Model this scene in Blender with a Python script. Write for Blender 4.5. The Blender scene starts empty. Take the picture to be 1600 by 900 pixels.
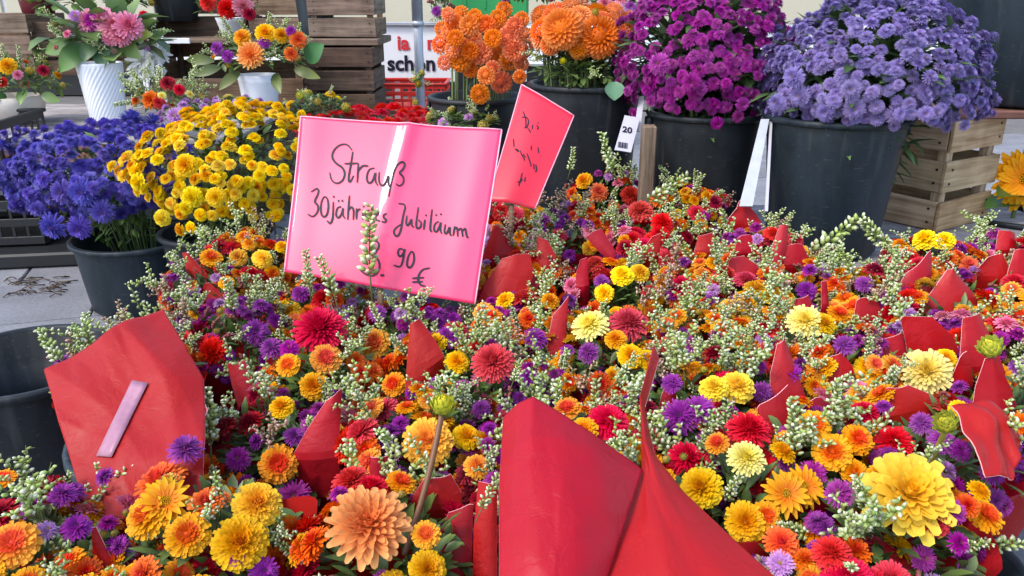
import bpy, math, random
from mathutils import Vector, Matrix, Quaternion, noise
R = math.radians
rnd = random.Random(11)
scene = bpy.context.scene
COL = scene.collection

# ------------------------------------------------------------------ camera
H, PITCH, F = 0.97, R(20.0), 1256.0
CP, SP = math.cos(PITCH), math.sin(PITCH)
cam_d = bpy.data.cameras.new("camera")
cam_d.sensor_width = 36.0
cam_d.lens = 36.0 * F / 1600.0
cam_d.clip_start = 0.02
cam_d.clip_end = 500.0
cam = bpy.data.objects.new("camera", cam_d)
COL.objects.link(cam)
cam.location = (0, 0, H)
cam.rotation_euler = (R(90) - PITCH, 0, 0)
scene.camera = cam

# ------------------------------------------------------------------ world + sun
SUN_EL, SUN_AZ = R(52), R(232)          # azimuth clockwise from +Y: behind the camera, to the left
world = bpy.data.worlds.new("World")
scene.world = world
world.use_nodes = True
wn = world.node_tree
wn.nodes.clear()
sky = wn.nodes.new("ShaderNodeTexSky")
sky.sky_type = 'NISHITA'
sky.sun_disc = False
sky.sun_elevation = SUN_EL
sky.sun_rotation = SUN_AZ
sky.air_density = 1.0
sky.dust_density = 2.0
sky.ozone_density = 1.0
bg = wn.nodes.new("ShaderNodeBackground")
bg.inputs[1].default_value = 0.15
wo = wn.nodes.new("ShaderNodeOutputWorld")
wn.links.new(sky.outputs[0], bg.inputs[0])
wn.links.new(bg.outputs[0], wo.inputs[0])
sd = bpy.data.lights.new("sun", 'SUN')
sd.energy = 0.72
sd.angle = R(12.0)
sd.color = (1.0, 0.95, 0.88)
sun = bpy.data.objects.new("sun", sd)
COL.objects.link(sun)
sdir = Vector((math.sin(SUN_AZ) * math.cos(SUN_EL), math.cos(SUN_AZ) * math.cos(SUN_EL), math.sin(SUN_EL)))
sun.rotation_euler = sdir.to_track_quat('Z', 'Y').to_euler()
sun.location = sdir * 20
scene.view_settings.view_transform = 'Standard'
scene.view_settings.look = 'None'
scene.view_settings.gamma = 1.0
scene.view_settings.exposure = 1.5

# ------------------------------------------------------------------ measuring helpers (photo pixels -> metres)
def ray(px, py):
    u = (px - 800.0) / F
    v = (450.0 - py) / F
    return Vector((u, CP + v * SP, -SP + v * CP))
def at(px, py, zc):                     # at a depth along the optical axis
    return Vector((0, 0, H)) + ray(px, py) * zc
def onz(px, py, z):                     # on a horizontal plane
    d = ray(px, py)
    return Vector((0, 0, H)) + d * ((z - H) / d.z)
def ony(px, py, y):                     # on an upright plane
    d = ray(px, py)
    return Vector((0, 0, H)) + d * (y / d.y)
def proj(p):
    q = p - Vector((0, 0, H))
    zc = q.y * CP - q.z * SP
    up = q.y * SP + q.z * CP
    if zc < 0.05:
        return None
    return (800 + F * q.x / zc, 450 - F * up / zc, zc)

# ------------------------------------------------------------------ materials
def new_mat(name):
    m = bpy.data.materials.new(name)
    m.use_nodes = True
    nt = m.node_tree
    b = nt.nodes["Principled BSDF"]
    return m, nt, b
def N(nt, t, **kw):
    n = nt.nodes.new(t)
    for k, v in kw.items():
        setattr(n, k, v)
    return n
def mathn(nt, op, a, b=None):
    n = N(nt, "ShaderNodeMath", operation=op)
    for i, x in enumerate((a, b)):
        if x is None: continue
        if isinstance(x, (int, float)): n.inputs[i].default_value = x
        else: nt.links.new(x, n.inputs[i])
    return n.outputs[0]

def vary(nt, colour_socket, hue=0.02, val=0.3, sat=0.15, gain=1.0):
    oi = N(nt, "ShaderNodeObjectInfo")
    r = oi.outputs["Random"]
    r2 = mathn(nt, 'FRACT', mathn(nt, 'MULTIPLY', r, 17.31))
    r3 = mathn(nt, 'FRACT', mathn(nt, 'MULTIPLY', r, 53.77))
    hs = N(nt, "ShaderNodeHueSaturation")
    nt.links.new(mathn(nt, 'ADD', mathn(nt, 'MULTIPLY', r, hue), 0.5 - hue / 2), hs.inputs["Hue"])
    nt.links.new(mathn(nt, 'ADD', mathn(nt, 'MULTIPLY', r2, val * gain), (1 - val * .6) * gain), hs.inputs["Value"])
    nt.links.new(mathn(nt, 'ADD', mathn(nt, 'MULTIPLY', r3, sat), 1 - sat * .25), hs.inputs["Saturation"])
    nt.links.new(colour_socket, hs.inputs["Color"])
    return hs.outputs[0]

def plant_material(name, trans=0.3, rough=0.55, hue=0.02, val=0.3, spec=0.3, gain=1.0):
    m, nt, b = new_mat(name)
    a = N(nt, "ShaderNodeAttribute", attribute_name="Col")
    c = vary(nt, a.outputs["Color"], hue, val, 0.15, gain)
    nt.links.new(c, b.inputs["Base Color"])
    b.inputs["Roughness"].default_value = rough
    b.inputs["Specular IOR Level"].default_value = spec
    t = N(nt, "ShaderNodeBsdfTranslucent")
    nt.links.new(c, t.inputs["Color"])
    mx = N(nt, "ShaderNodeMixShader")
    mx.inputs[0].default_value = trans
    nt.links.new(b.outputs[0], mx.inputs[1])
    nt.links.new(t.outputs[0], mx.inputs[2])
    nt.links.new(mx.outputs[0], nt.nodes["Material Output"].inputs[0])
    return m
M_PETAL = plant_material("petal", 0.3, 0.6, 0.020, 0.26, 0.3, 0.95)
M_LEAF = plant_material("leaf", 0.2, 0.42, 0.03, 0.35, 0.45)
M_BUD = plant_material("bud", 0.15, 0.5, 0.02, 0.2)

def simple_mat(name, col, rough=0.5, spec=0.4, nscale=30, namp=0.15, bump=0.0, bscale=200, metal=0.0, coat=0.0, rand=0.0):
    m, nt, b = new_mat(name)
    tc = N(nt, "ShaderNodeTexCoord")
    no = N(nt, "ShaderNodeTexNoise")
    no.inputs["Scale"].default_value = nscale
    no.inputs["Detail"].default_value = 6
    nt.links.new(tc.outputs["Object"], no.inputs["Vector"])
    hs = N(nt, "ShaderNodeHueSaturation")
    hs.inputs["Color"].default_value = (*col, 1)
    nt.links.new(mathn(nt, 'ADD', mathn(nt, 'MULTIPLY', no.outputs[0], namp * 2), 1 - namp), hs.inputs["Value"])
    out = hs.outputs[0]
    if rand: out = vary(nt, out, 0.0, rand, 0.1)
    nt.links.new(out, b.inputs["Base Color"])
    b.inputs["Roughness"].default_value = rough
    b.inputs["Specular IOR Level"].default_value = spec
    b.inputs["Metallic"].default_value = metal
    b.inputs["Coat Weight"].default_value = coat
    if bump:
        n2 = N(nt, "ShaderNodeTexNoise")
        n2.inputs["Scale"].default_value = bscale
        n2.inputs["Detail"].default_value = 5
        nt.links.new(tc.outputs["Object"], n2.inputs["Vector"])
        bp = N(nt, "ShaderNodeBump")
        bp.inputs["Strength"].default_value = bump
        bp.inputs["Distance"].default_value = 0.004
        nt.links.new(n2.outputs[0], bp.inputs["Height"])
        nt.links.new(bp.outputs[0], b.inputs["Normal"])
    return m

def wood_mat(name, dark, light, rand=0.45, grain=1.0):
    m, nt, b = new_mat(name)
    tc = N(nt, "ShaderNodeTexCoord")
    oi = N(nt, "ShaderNodeObjectInfo")
    mp = N(nt, "ShaderNodeMapping")
    mp.inputs["Scale"].default_value = (3.0, 60 * grain, 60 * grain)
    ad = N(nt, "ShaderNodeVectorMath", operation='ADD')
    cmb = N(nt, "ShaderNodeCombineXYZ")
    nt.links.new(mathn(nt, 'MULTIPLY', oi.outputs["Random"], 37.0), cmb.inputs[0])
    nt.links.new(mathn(nt, 'MULTIPLY', oi.outputs["Random"], 11.0), cmb.inputs[1])
    nt.links.new(tc.outputs["Object"], ad.inputs[0]); nt.links.new(cmb.outputs[0], ad.inputs[1])
    nt.links.new(ad.outputs[0], mp.inputs[0])
    no = N(nt, "ShaderNodeTexNoise"); no.inputs["Scale"].default_value = 1.0
    no.inputs["Detail"].default_value = 8; no.inputs["Distortion"].default_value = 1.2
    nt.links.new(mp.outputs[0], no.inputs["Vector"])
    n2 = N(nt, "ShaderNodeTexNoise"); n2.inputs["Scale"].default_value = 14; n2.inputs["Detail"].default_value = 6
    nt.links.new(ad.outputs[0], n2.inputs["Vector"])
    mixf = mathn(nt, 'ADD', mathn(nt, 'MULTIPLY', no.outputs[0], 0.65), mathn(nt, 'MULTIPLY', n2.outputs[0], 0.35))
    cr = N(nt, "ShaderNodeValToRGB")
    cr.color_ramp.elements[0].position = 0.36; cr.color_ramp.elements[0].color = (*dark, 1)
    cr.color_ramp.elements[1].position = 0.62; cr.color_ramp.elements[1].color = (*light, 1)
    nt.links.new(mixf, cr.inputs[0])
    nt.links.new(vary(nt, cr.outputs[0], 0.015, rand, 0.3), b.inputs["Base Color"])
    b.inputs["Roughness"].default_value = 0.75
    b.inputs["Specular IOR Level"].default_value = 0.25
    bp = N(nt, "ShaderNodeBump"); bp.inputs["Strength"].default_value = 0.5; bp.inputs["Distance"].default_value = 0.002
    nt.links.new(no.outputs[0], bp.inputs["Height"]); nt.links.new(bp.outputs[0], b.inputs["Normal"])
    return m

def bucket_mat(name, col, spec=0.5):
    m, nt, b = new_mat(name)
    tc = N(nt, "ShaderNodeTexCoord")
    mp = N(nt, "ShaderNodeMapping"); mp.inputs["Scale"].default_value = (1, 1, 0.35)
    nt.links.new(tc.outputs["Object"], mp.inputs[0])
    n1 = N(nt, "ShaderNodeTexNoise"); n1.inputs["Scale"].default_value = 9; n1.inputs["Detail"].default_value = 8
    n1.inputs["Roughness"].default_value = 0.7
    nt.links.new(mp.outputs[0], n1.inputs["Vector"])
    n2 = N(nt, "ShaderNodeTexNoise"); n2.inputs["Scale"].default_value = 130; n2.inputs["Detail"].default_value = 3
    mp2 = N(nt, "ShaderNodeMapping"); mp2.inputs["Scale"].default_value = (0.25, 1, 1.6); mp2.inputs["Rotation"].default_value = (0.4, 0.3, 0)
    nt.links.new(tc.outputs["Object"], mp2.inputs[0]); nt.links.new(mp2.outputs[0], n2.inputs["Vector"])
    cr = N(nt, "ShaderNodeValToRGB")
    cr.color_ramp.elements[0].position = 0.35; cr.color_ramp.elements[0].color = (*[c * 0.7 for c in col], 1)
    cr.color_ramp.elements[1].position = 0.72; cr.color_ramp.elements[1].color = (*[c * 1.6 + 0.003 for c in col], 1)
    nt.links.new(n1.outputs[0], cr.inputs[0])
    sc = N(nt, "ShaderNodeValToRGB")                       # scuffs and dried water marks
    sc.color_ramp.elements[0].position = 0.62; sc.color_ramp.elements[0].color = (0, 0, 0, 1)
    sc.color_ramp.elements[1].position = 0.82; sc.color_ramp.elements[1].color = (1, 1, 1, 1)
    nt.links.new(n2.outputs[0], sc.inputs[0])
    mx = N(nt, "ShaderNodeMixRGB"); mx.inputs[2].default_value = (0.10, 0.11, 0.12, 1)
    nt.links.new(mathn(nt, 'MULTIPLY', sc.outputs[0], 0.5), mx.inputs[0]); nt.links.new(cr.outputs[0], mx.inputs[1])
    mp3 = N(nt, "ShaderNodeMapping"); mp3.inputs["Scale"].default_value = (1, 1, .06)
    n3 = N(nt, "ShaderNodeTexNoise"); n3.inputs["Scale"].default_value = 34; n3.inputs["Detail"].default_value = 4
    nt.links.new(tc.outputs["Object"], mp3.inputs[0]); nt.links.new(mp3.outputs[0], n3.inputs["Vector"])
    st = N(nt, "ShaderNodeValToRGB")
    st.color_ramp.elements[0].position = 0.56; st.color_ramp.elements[0].color = (0, 0, 0, 1)
    st.color_ramp.elements[1].position = 0.74; st.color_ramp.elements[1].color = (1, 1, 1, 1)
    nt.links.new(n3.outputs[0], st.inputs[0])
    mx2 = N(nt, "ShaderNodeMixRGB"); mx2.inputs[2].default_value = (0.075, 0.08, 0.08, 1)
    nt.links.new(mathn(nt, 'MULTIPLY', mathn(nt, 'MULTIPLY', st.outputs[0], n1.outputs[0]), 0.7), mx2.inputs[0]); nt.links.new(mx.outputs[0], mx2.inputs[1])
    nt.links.new(mx2.outputs[0], b.inputs["Base Color"])
    nt.links.new(mathn(nt, 'ADD', mathn(nt, 'MULTIPLY', n1.outputs[0], 0.3), 0.3), b.inputs["Roughness"])
    b.inputs["Specular IOR Level"].default_value = spec
    return m

def paper_mat(name, col, trans=0.25):
    m, nt, b = new_mat(name)
    tc = N(nt, "ShaderNodeTexCoord")
    no = N(nt, "ShaderNodeTexNoise"); no.inputs["Scale"].default_value = 22; no.inputs["Detail"].default_value = 7
    no.inputs["Roughness"].default_value = 0.6; no.inputs["Distortion"].default_value = 0.6
    nt.links.new(tc.outputs["Object"], no.inputs["Vector"])
    vo = N(nt, "ShaderNodeTexVoronoi", feature='DISTANCE_TO_EDGE'); vo.inputs["Scale"].default_value = 26
    dm = N(nt, "ShaderNodeVectorMath", operation='ADD')
    nt.links.new(tc.outputs["Object"], dm.inputs[0])
    sv = N(nt, "ShaderNodeVectorMath", operation='SCALE'); sv.inputs["Scale"].default_value = 0.09
    nt.links.new(no.outputs["Color"], sv.inputs[0]); nt.links.new(sv.outputs[0], dm.inputs[1])
    nt.links.new(dm.outputs[0], vo.inputs["Vector"])
    crease = mathn(nt, 'MINIMUM', mathn(nt, 'MULTIPLY', vo.outputs["Distance"], 3.0), 0.35)
    hs = N(nt, "ShaderNodeHueSaturation"); hs.inputs["Color"].default_value = (*col, 1)
    nt.links.new(mathn(nt, 'ADD', mathn(nt, 'MULTIPLY', no.outputs[0], 0.14), 0.93), hs.inputs["Value"])
    c = vary(nt, hs.outputs[0], 0.008, 0.16, 0.03)
    nt.links.new(c, b.inputs["Base Color"])
    b.inputs["Roughness"].default_value = 0.45
    b.inputs["Specular IOR Level"].default_value = 0.35
    bp = N(nt, "ShaderNodeBump"); bp.inputs["Strength"].default_value = 0.22; bp.inputs["Distance"].default_value = 0.005
    nt.links.new(mathn(nt, 'ADD', mathn(nt, 'MULTIPLY', no.outputs[0], 0.9), crease), bp.inputs["Height"])
    nt.links.new(bp.outputs[0], b.inputs["Normal"])
    t = N(nt, "ShaderNodeBsdfTranslucent"); nt.links.new(c, t.inputs["Color"])
    mx = N(nt, "ShaderNodeMixShader"); mx.inputs[0].default_value = trans
    nt.links.new(b.outputs[0], mx.inputs[1]); nt.links.new(t.outputs[0], mx.inputs[2])
    nt.links.new(mx.outputs[0], nt.nodes["Material Output"].inputs[0])
    return m

def stone_mat(name, col, rand=0.2):
    m, nt, b = new_mat(name)
    tc = N(nt, "ShaderNodeTexCoord")
    n1 = N(nt, "ShaderNodeTexNoise"); n1.inputs["Scale"].default_value = 5; n1.inputs["Detail"].default_value = 8
    n2 = N(nt, "ShaderNodeTexNoise"); n2.inputs["Scale"].default_value = 90; n2.inputs["Detail"].default_value = 6
    for n in (n1, n2): nt.links.new(tc.outputs["Object"], n.inputs["Vector"])
    hs = N(nt, "ShaderNodeHueSaturation"); hs.inputs["Color"].default_value = (*col, 1)
    s = mathn(nt, 'ADD', mathn(nt, 'MULTIPLY', n1.outputs[0], 0.9), mathn(nt, 'MULTIPLY', n2.outputs[0], 0.9))
    nt.links.new(mathn(nt, 'ADD', s, 0.1), hs.inputs["Value"])
    nt.links.new(vary(nt, hs.outputs[0], 0.01, rand, 0.3), b.inputs["Base Color"])
    b.inputs["Roughness"].default_value = 0.8
    bp = N(nt, "ShaderNodeBump"); bp.inputs["Strength"].default_value = 0.35; bp.inputs["Distance"].default_value = 0.003
    nt.links.new(n2.outputs[0], bp.inputs["Height"]); nt.links.new(bp.outputs[0], b.inputs["Normal"])
    return m

M_PAPER = paper_mat("red_paper", (0.47, 0.0125, 0.0185), 0.30)
M_PAPER_EDGE = simple_mat("paper_cut_edge", (0.80, 0.40, 0.40), 0.7)
M_BUCKET = bucket_mat("black_plastic", (0.009, 0.012, 0.0145), .25)
M_BUCKET_BLUE = bucket_mat("slate_plastic", (0.010, 0.0175, 0.024), .3)
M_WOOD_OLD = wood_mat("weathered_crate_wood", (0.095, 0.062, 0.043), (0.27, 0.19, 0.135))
M_WOOD_TAN = wood_mat("tan_crate_wood", (0.27, 0.18, 0.10), (0.55, 0.415, 0.265), 0.25)
M_WOOD_GREY = wood_mat("silver_plank_wood", (0.17, 0.15, 0.145), (0.42, 0.39, 0.38), 0.3)
M_WOOD_RED = wood_mat("red_brown_wood", (0.10, 0.04, 0.03), (0.26, 0.13, 0.10), 0.3)
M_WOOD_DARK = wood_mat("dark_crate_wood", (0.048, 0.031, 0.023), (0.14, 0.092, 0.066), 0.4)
M_STONE = stone_mat("grey_paving_stone", (0.19, 0.195, 0.21), .35)
M_JOINT = stone_mat("sandy_joint", (0.12, 0.115, 0.11), 0.0)
M_WHITE = simple_mat("white_paint", (0.80, 0.81, 0.83), 0.45, nscale=6, namp=0.05)
M_CERAMIC = simple_mat("white_ceramic", (0.78, 0.80, 0.84), 0.3, 0.5, nscale=8, namp=0.04)
M_CREAM = simple_mat("cream_ceramic", (0.62, 0.54, 0.45), 0.4, 0.5, nscale=20, namp=0.1)
M_BEIGE = simple_mat("beige_panel", (0.50, 0.46, 0.34), 0.5, nscale=5, namp=0.06)
M_GREEN = simple_mat("green_plastic", (0.025, 0.27, 0.07), 0.4, nscale=5, namp=0.08)
M_REDP = simple_mat("red_plastic", (0.55, 0.035, 0.025), 0.4, nscale=10, namp=0.1)
M_MAROON = simple_mat("maroon_glaze", (0.11, 0.014, 0.022), 0.35, nscale=8, namp=0.1)
M_DARK = simple_mat("dark_plastic", (0.012, 0.013, 0.015), 0.5)  # one even near-black tone for crates, nail heads, stands and a bucket
M_STEEL = simple_mat("galvanised_steel", (0.42, 0.44, 0.48), 0.35, nscale=25, namp=0.12, metal=0.25)
M_TAPE = simple_mat("pale_tape", (0.33, 0.155, 0.215), 0.35, nscale=120, namp=0.25)
M_INK = simple_mat("ink", (0.018, 0.014, 0.03), 0.5, 0.2)
M_INK_RED = simple_mat("red_ink", (0.62, 0.03, 0.04), 0.5)
M_LABEL = simple_mat("label_paper", (0.46, 0.45, 0.49), 0.55, nscale=40, namp=0.08)
M_STRIP = simple_mat("grey_white_strip", (0.42, 0.44, 0.47), .45, nscale=30, namp=.2)
M_STEM = simple_mat("green_stem", (0.09, 0.13, 0.035), 0.55, nscale=60, namp=0.2)

def sign_mat(name, col, rough=0.12, coat=1.0):
    m, nt, b = new_mat(name)
    tc = N(nt, "ShaderNodeTexCoord")
    no = N(nt, "ShaderNodeTexNoise"); no.inputs["Scale"].default_value = 9; no.inputs["Detail"].default_value = 4
    nt.links.new(tc.outputs["Object"], no.inputs["Vector"])
    hs = N(nt, "ShaderNodeHueSaturation"); hs.inputs["Color"].default_value = (*col, 1)
    nt.links.new(mathn(nt, 'ADD', mathn(nt, 'MULTIPLY', no.outputs[0], 0.12), 0.94), hs.inputs["Value"])
    nt.links.new(hs.outputs[0], b.inputs["Base Color"])
    b.inputs["Roughness"].default_value = 0.45
    b.inputs["Coat Weight"].default_value = coat
    b.inputs["Coat Roughness"].default_value = rough
    b.inputs["Coat IOR"].default_value = 1.5
    bp = N(nt, "ShaderNodeBump"); bp.inputs["Strength"].default_value = 0.08; bp.inputs["Distance"].default_value = 0.004
    nt.links.new(no.outputs[0], bp.inputs["Height"]); nt.links.new(bp.outputs[0], b.inputs["Coat Normal"])
    return m
M_PINK = sign_mat("pink_laminate", (0.76, 0.032, 0.125), .05, .55)
M_REDSIGN = sign_mat("red_laminate", (0.66, 0.014, 0.04), 0.3, .15)
M_CLEAR_EDGE = simple_mat("laminate_rim", (0.78, 0.34, 0.42), 0.2, 0.6)

# ------------------------------------------------------------------ object helpers
def thing(name, label, cat, loc, group=None, rz=0.0):
    o = bpy.data.objects.new(name, None)
    o.empty_display_size = 0.05
    COL.objects.link(o)
    o.location = loc
    o.rotation_euler = (0, 0, rz)
    o['label'] = label; o['category'] = cat
    if group: o['group'] = group
    return o
def tag(o, label, cat, group=None):
    o['label'] = label; o['category'] = cat
    if group: o['group'] = group
    return o
def part(name, mesh, parent, loc=(0, 0, 0), rot=None, scale=1.0):
    o = bpy.data.objects.new(name, mesh)
    COL.objects.link(o)
    if parent is not None: o.parent = parent
    o.location = loc
    if rot is not None: o.rotation_euler = rot
    if not isinstance(scale, (int, float)): o.scale = scale
    elif scale != 1.0: o.scale = (scale, scale, scale)
    return o

class MB:
    def __init__(s):
        s.v = []; s.f = []; s.c = []; s.mi = []
        s.cur = 0
    def add(s, verts, faces, col=(1, 1, 1)):
        b = len(s.v)
        s.v.extend(verts)
        if col and isinstance(col[0], (int, float)): s.c.extend([col] * len(verts))
        else: s.c.extend(col)
        s.f.extend([tuple(i + b for i in f) for f in faces])
        s.mi.extend([s.cur] * len(faces))
    def mesh(s, name, mats, smooth=True):
        me = bpy.data.meshes.new(name)
        me.from_pydata([tuple(p) for p in s.v], [], s.f)
        a = me.color_attributes.new("Col", 'FLOAT_COLOR', 'POINT')
        flat = []
        for c in s.c: flat.extend((c[0], c[1], c[2], 1.0))
        a.data.foreach_set("color", flat)
        for m in (mats if isinstance(mats, (list, tuple)) else [mats]): me.materials.append(m)
        me.polygons.foreach_set("material_index", s.mi)
        me.polygons.foreach_set("use_smooth", [smooth] * len(s.f))
        me.update()
        return me
    # --- shapes
    def box(s, cx, cy, cz, sx, sy, sz, col=(1, 1, 1), bev=0.0, rot=None):
        hx, hy, hz = sx / 2, sy / 2, sz / 2
        if bev <= 0:
            vs = [(x, y, z) for x in (-hx, hx) for y in (-hy, hy) for z in (-hz, hz)]
            fs = [(0, 1, 3, 2), (4, 6, 7, 5), (0, 4, 5, 1), (2, 3, 7, 6), (0, 2, 6, 4), (1, 5, 7, 3)]
        else:
            b = min(bev, hx * .9, hy * .9, hz * .9)
            import bmesh
            bm = bmesh.new(); bmesh.ops.create_cube(bm, size=1.0)
            for v in bm.verts: v.co = Vector((v.co.x * sx, v.co.y * sy, v.co.z * sz))
            bmesh.ops.bevel(bm, geom=bm.edges[:], offset=b, segments=1, affect='EDGES')
            bm.verts.index_update()
            vs = [tuple(v.co) for v in bm.verts]; fs = [tuple(v.index for v in f.verts) for f in bm.faces]
            bm.free()
        if rot is not None: vs = [tuple(rot @ Vector(v)) for v in vs]
        s.add([(x + cx, y + cy, z + cz) for x, y, z in vs], fs, col)
    def tube(s, pts, r, n=6, col=(1, 1, 1), r2=None, cap=True):
        pts = [Vector(p) for p in pts]
        rings = []
        for i, p in enumerate(pts):
            d = (pts[min(i + 1, len(pts) - 1)] - pts[max(i - 1, 0)])
            if d.length < 1e-9: d = Vector((0, 0, 1))
            q = d.to_track_quat('Z', 'Y')
            rr = r if r2 is None else r + (r2 - r) * i / max(1, len(pts) - 1)
            rings.append([p + q @ Vector((rr * math.cos(2 * math.pi * k / n), rr * math.sin(2 * math.pi * k / n), 0)) for k in range(n)])
        vs = [v for rg in rings for v in rg]; fs = []
        for i in range(len(pts) - 1):
            for k in range(n):
                a = i * n + k; b = i * n + (k + 1) % n
                fs.append((a, b, b + n, a + n))
        if cap:
            fs.append(tuple(range(n - 1, -1, -1)))
            fs.append(tuple(range(len(vs) - n, len(vs))))
        s.add(vs, fs, col)
    def lathe(s, prof, n=32, col=(1, 1, 1), wob=None):
        vs = []; fs = []
        for (r, z) in prof:
            for k in range(n):
                a = 2 * math.pi * k / n
                rr = r if wob is None else r * (1 + wob(a, z))
                vs.append((rr * math.cos(a), rr * math.sin(a), z))
        for i in range(len(prof) - 1):
            for k in range(n):
                a = i * n + k; b = i * n + (k + 1) % n
                fs.append((a, b, b + n, a + n))
        s.add(vs, fs, col)
    def petal(s, ang, r0, z0, L, W, elev, curl, c0, c1, cup=0.25, n=3, tip=0.35, wide=True):
        ca, sa = math.cos(ang), math.sin(ang)
        r, z = r0, z0
        vs = []; cs = []
        for i in range(n + 1):
            t = i / n
            e = elev + curl * t
            if i:
                r += math.cos(e) * L / n; z += math.sin(e) * L / n
            w = W * 0.5 * (0.42 + 0.58 * math.sin(math.pi * min(1, t * 0.9 + 0.12)) if t < .99 else tip)
            nx, nz = -math.sin(e), math.cos(e)
            col = tuple(a + (b - a) * t for a, b in zip(c0, c1))
            row = (-1, 0, 1) if wide else (-1, 1)
            for k in row:
                h = cup * w * (abs(k) - 0.5) * (1 if wide else 0)
                rr = r + nx * h; zz = z + nz * h
                if i == n and k == 0: rr += math.cos(e) * W * .12; zz += math.sin(e) * W * .12
                vs.append((rr * ca - k * w * sa, rr * sa + k * w * ca, zz)); cs.append(col)
        m = 3 if wide else 2
        fs = []
        for i in range(n):
            for k in range(m - 1):
                a = i * m + k
                fs.append((a, a + 1, a + 1 + m, a + m))
        s.add(vs, fs, cs)
    def blob(s, c, r, q=None, n=5, stretch=1.0, c0=(1, 1, 1), c1=(1, 1, 1), tt=(.3, .75)):
        c = Vector(c); q = q or Quaternion()
        vs = [c + q @ Vector((0, 0, -r * stretch))]
        cs = [c0]
        for zz, rr, t in ((-0.35, 0.9, tt[0]), (0.45, 0.8, tt[1])):
            for k in range(n):
                a = 2 * math.pi * k / n
                vs.append(c + q @ Vector((r * rr * math.cos(a), r * rr * math.sin(a), r * zz * stretch)))
                cs.append(tuple(x + (y - x) * t for x, y in zip(c0, c1)))
        vs.append(c + q @ Vector((0, 0, r * stretch))); cs.append(c1)
        fs = []
        for k in range(n):
            k2 = (k + 1) % n
            fs.append((0, 1 + k2, 1 + k)); fs.append((1 + k, 1 + k2, 1 + n + k2, 1 + n + k)); fs.append((1 + n + k, 1 + n + k2, 1 + 2 * n))
        s.add(vs, fs, cs)
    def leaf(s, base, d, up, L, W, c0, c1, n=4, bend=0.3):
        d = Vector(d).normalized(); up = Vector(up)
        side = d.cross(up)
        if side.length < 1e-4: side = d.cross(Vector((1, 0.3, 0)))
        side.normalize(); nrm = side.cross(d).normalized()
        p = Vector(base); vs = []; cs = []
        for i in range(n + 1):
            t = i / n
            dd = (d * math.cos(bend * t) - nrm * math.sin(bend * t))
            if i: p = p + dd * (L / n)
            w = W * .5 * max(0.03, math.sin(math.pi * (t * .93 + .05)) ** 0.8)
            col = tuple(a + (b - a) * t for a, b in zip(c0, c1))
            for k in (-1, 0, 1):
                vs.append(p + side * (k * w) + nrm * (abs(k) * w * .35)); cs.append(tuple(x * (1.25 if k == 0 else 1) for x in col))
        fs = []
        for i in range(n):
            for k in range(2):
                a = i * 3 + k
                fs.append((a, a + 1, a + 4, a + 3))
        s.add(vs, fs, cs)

def mixc(a, b, t): return tuple(x + (y - x) * t for x, y in zip(a, b))
def jit(r, c, a=0.12):
    k = 1 + r.uniform(-a, a)
    return tuple(max(0, x * k) for x in c)

# ------------------------------------------------------------------ flower heads (unit diameter)
YEL = (0.86, 0.52, 0.010); YEL2 = (0.90, 0.62, 0.05); ORY = (0.88, 0.34, 0.010); ORG = (0.86, 0.20, 0.012); ORD = (0.72, 0.095, 0.012)
RED = (0.55, 0.02, 0.02); PKR = (0.74, 0.05, 0.085); WINE = (0.20, 0.008, 0.03)
PUR = (0.20, 0.028, 0.27); PUR2 = (0.30, 0.065, 0.42); MAG = (0.40, 0.035, 0.34); LILAC = (0.62, 0.36, 0.66)
LAV = (0.30, 0.23, 0.60); LAV2 = (0.46, 0.40, 0.78); BLU = (0.105, 0.072, 0.43); BLU2 = (0.19, 0.15, 0.60)
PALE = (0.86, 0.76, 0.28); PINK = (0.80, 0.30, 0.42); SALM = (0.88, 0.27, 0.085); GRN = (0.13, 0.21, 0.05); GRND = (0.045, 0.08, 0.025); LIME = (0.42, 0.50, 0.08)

def mum_mesh(name, seed, c_out, c_in, rings=6, n0=24, W=0.085, dome=0.16, c_base=None, centre=None, elev0=4, elev1=78, L0=0.36, tip=0.4, hard=(1.25, .2)):
    r = random.Random(seed); m = MB()
    for k in range(rings):
        f = k / (rings - 1)
        n = int(n0 * (1 - f) + 7 * f)
        c1 = mixc(c_out, c_in, min(1, max(0, f * hard[0] - hard[1]))); c0 = mixc(c1, c_base or c_in, 0.6)
        off = r.random() * 6
        for i in range(n):
            m.petal(off + 2 * math.pi * i / n + r.uniform(-.07, .07), 0.15 * (1 - f) + 0.012, dome * f * .55 + r.uniform(-.008, .008),
                    (L0 * (1 - f) + 0.13 * f) * r.uniform(.92, 1.05), W * r.uniform(.85, 1.15) * (1 - .3 * f), R(elev0 + (elev1 - elev0) * f + r.uniform(-9, 9)),
                    R(r.uniform(-30, 6) + 22 * f), jit(r, c0), jit(r, c1), 0.5, 3, tip)
    if centre:
        for i in range(26):
            t = math.sqrt((i + .5) / 26); a = i * 2.39996
            m.blob((.085 * t * math.cos(a), .085 * t * math.sin(a), dome * .62 + .035 * (1 - t * t)), .022, None, 4, 1.2, jit(r, centre), jit(r, centre, .25))
    m.blob((0, 0, dome * .3), .12, None, 8, 1.0, c_in, c_in)
    m.blob((0, 0, -.03), .11, None, 7, .6, GRN, GRN)
    return m.mesh(name, M_PETAL)
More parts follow.
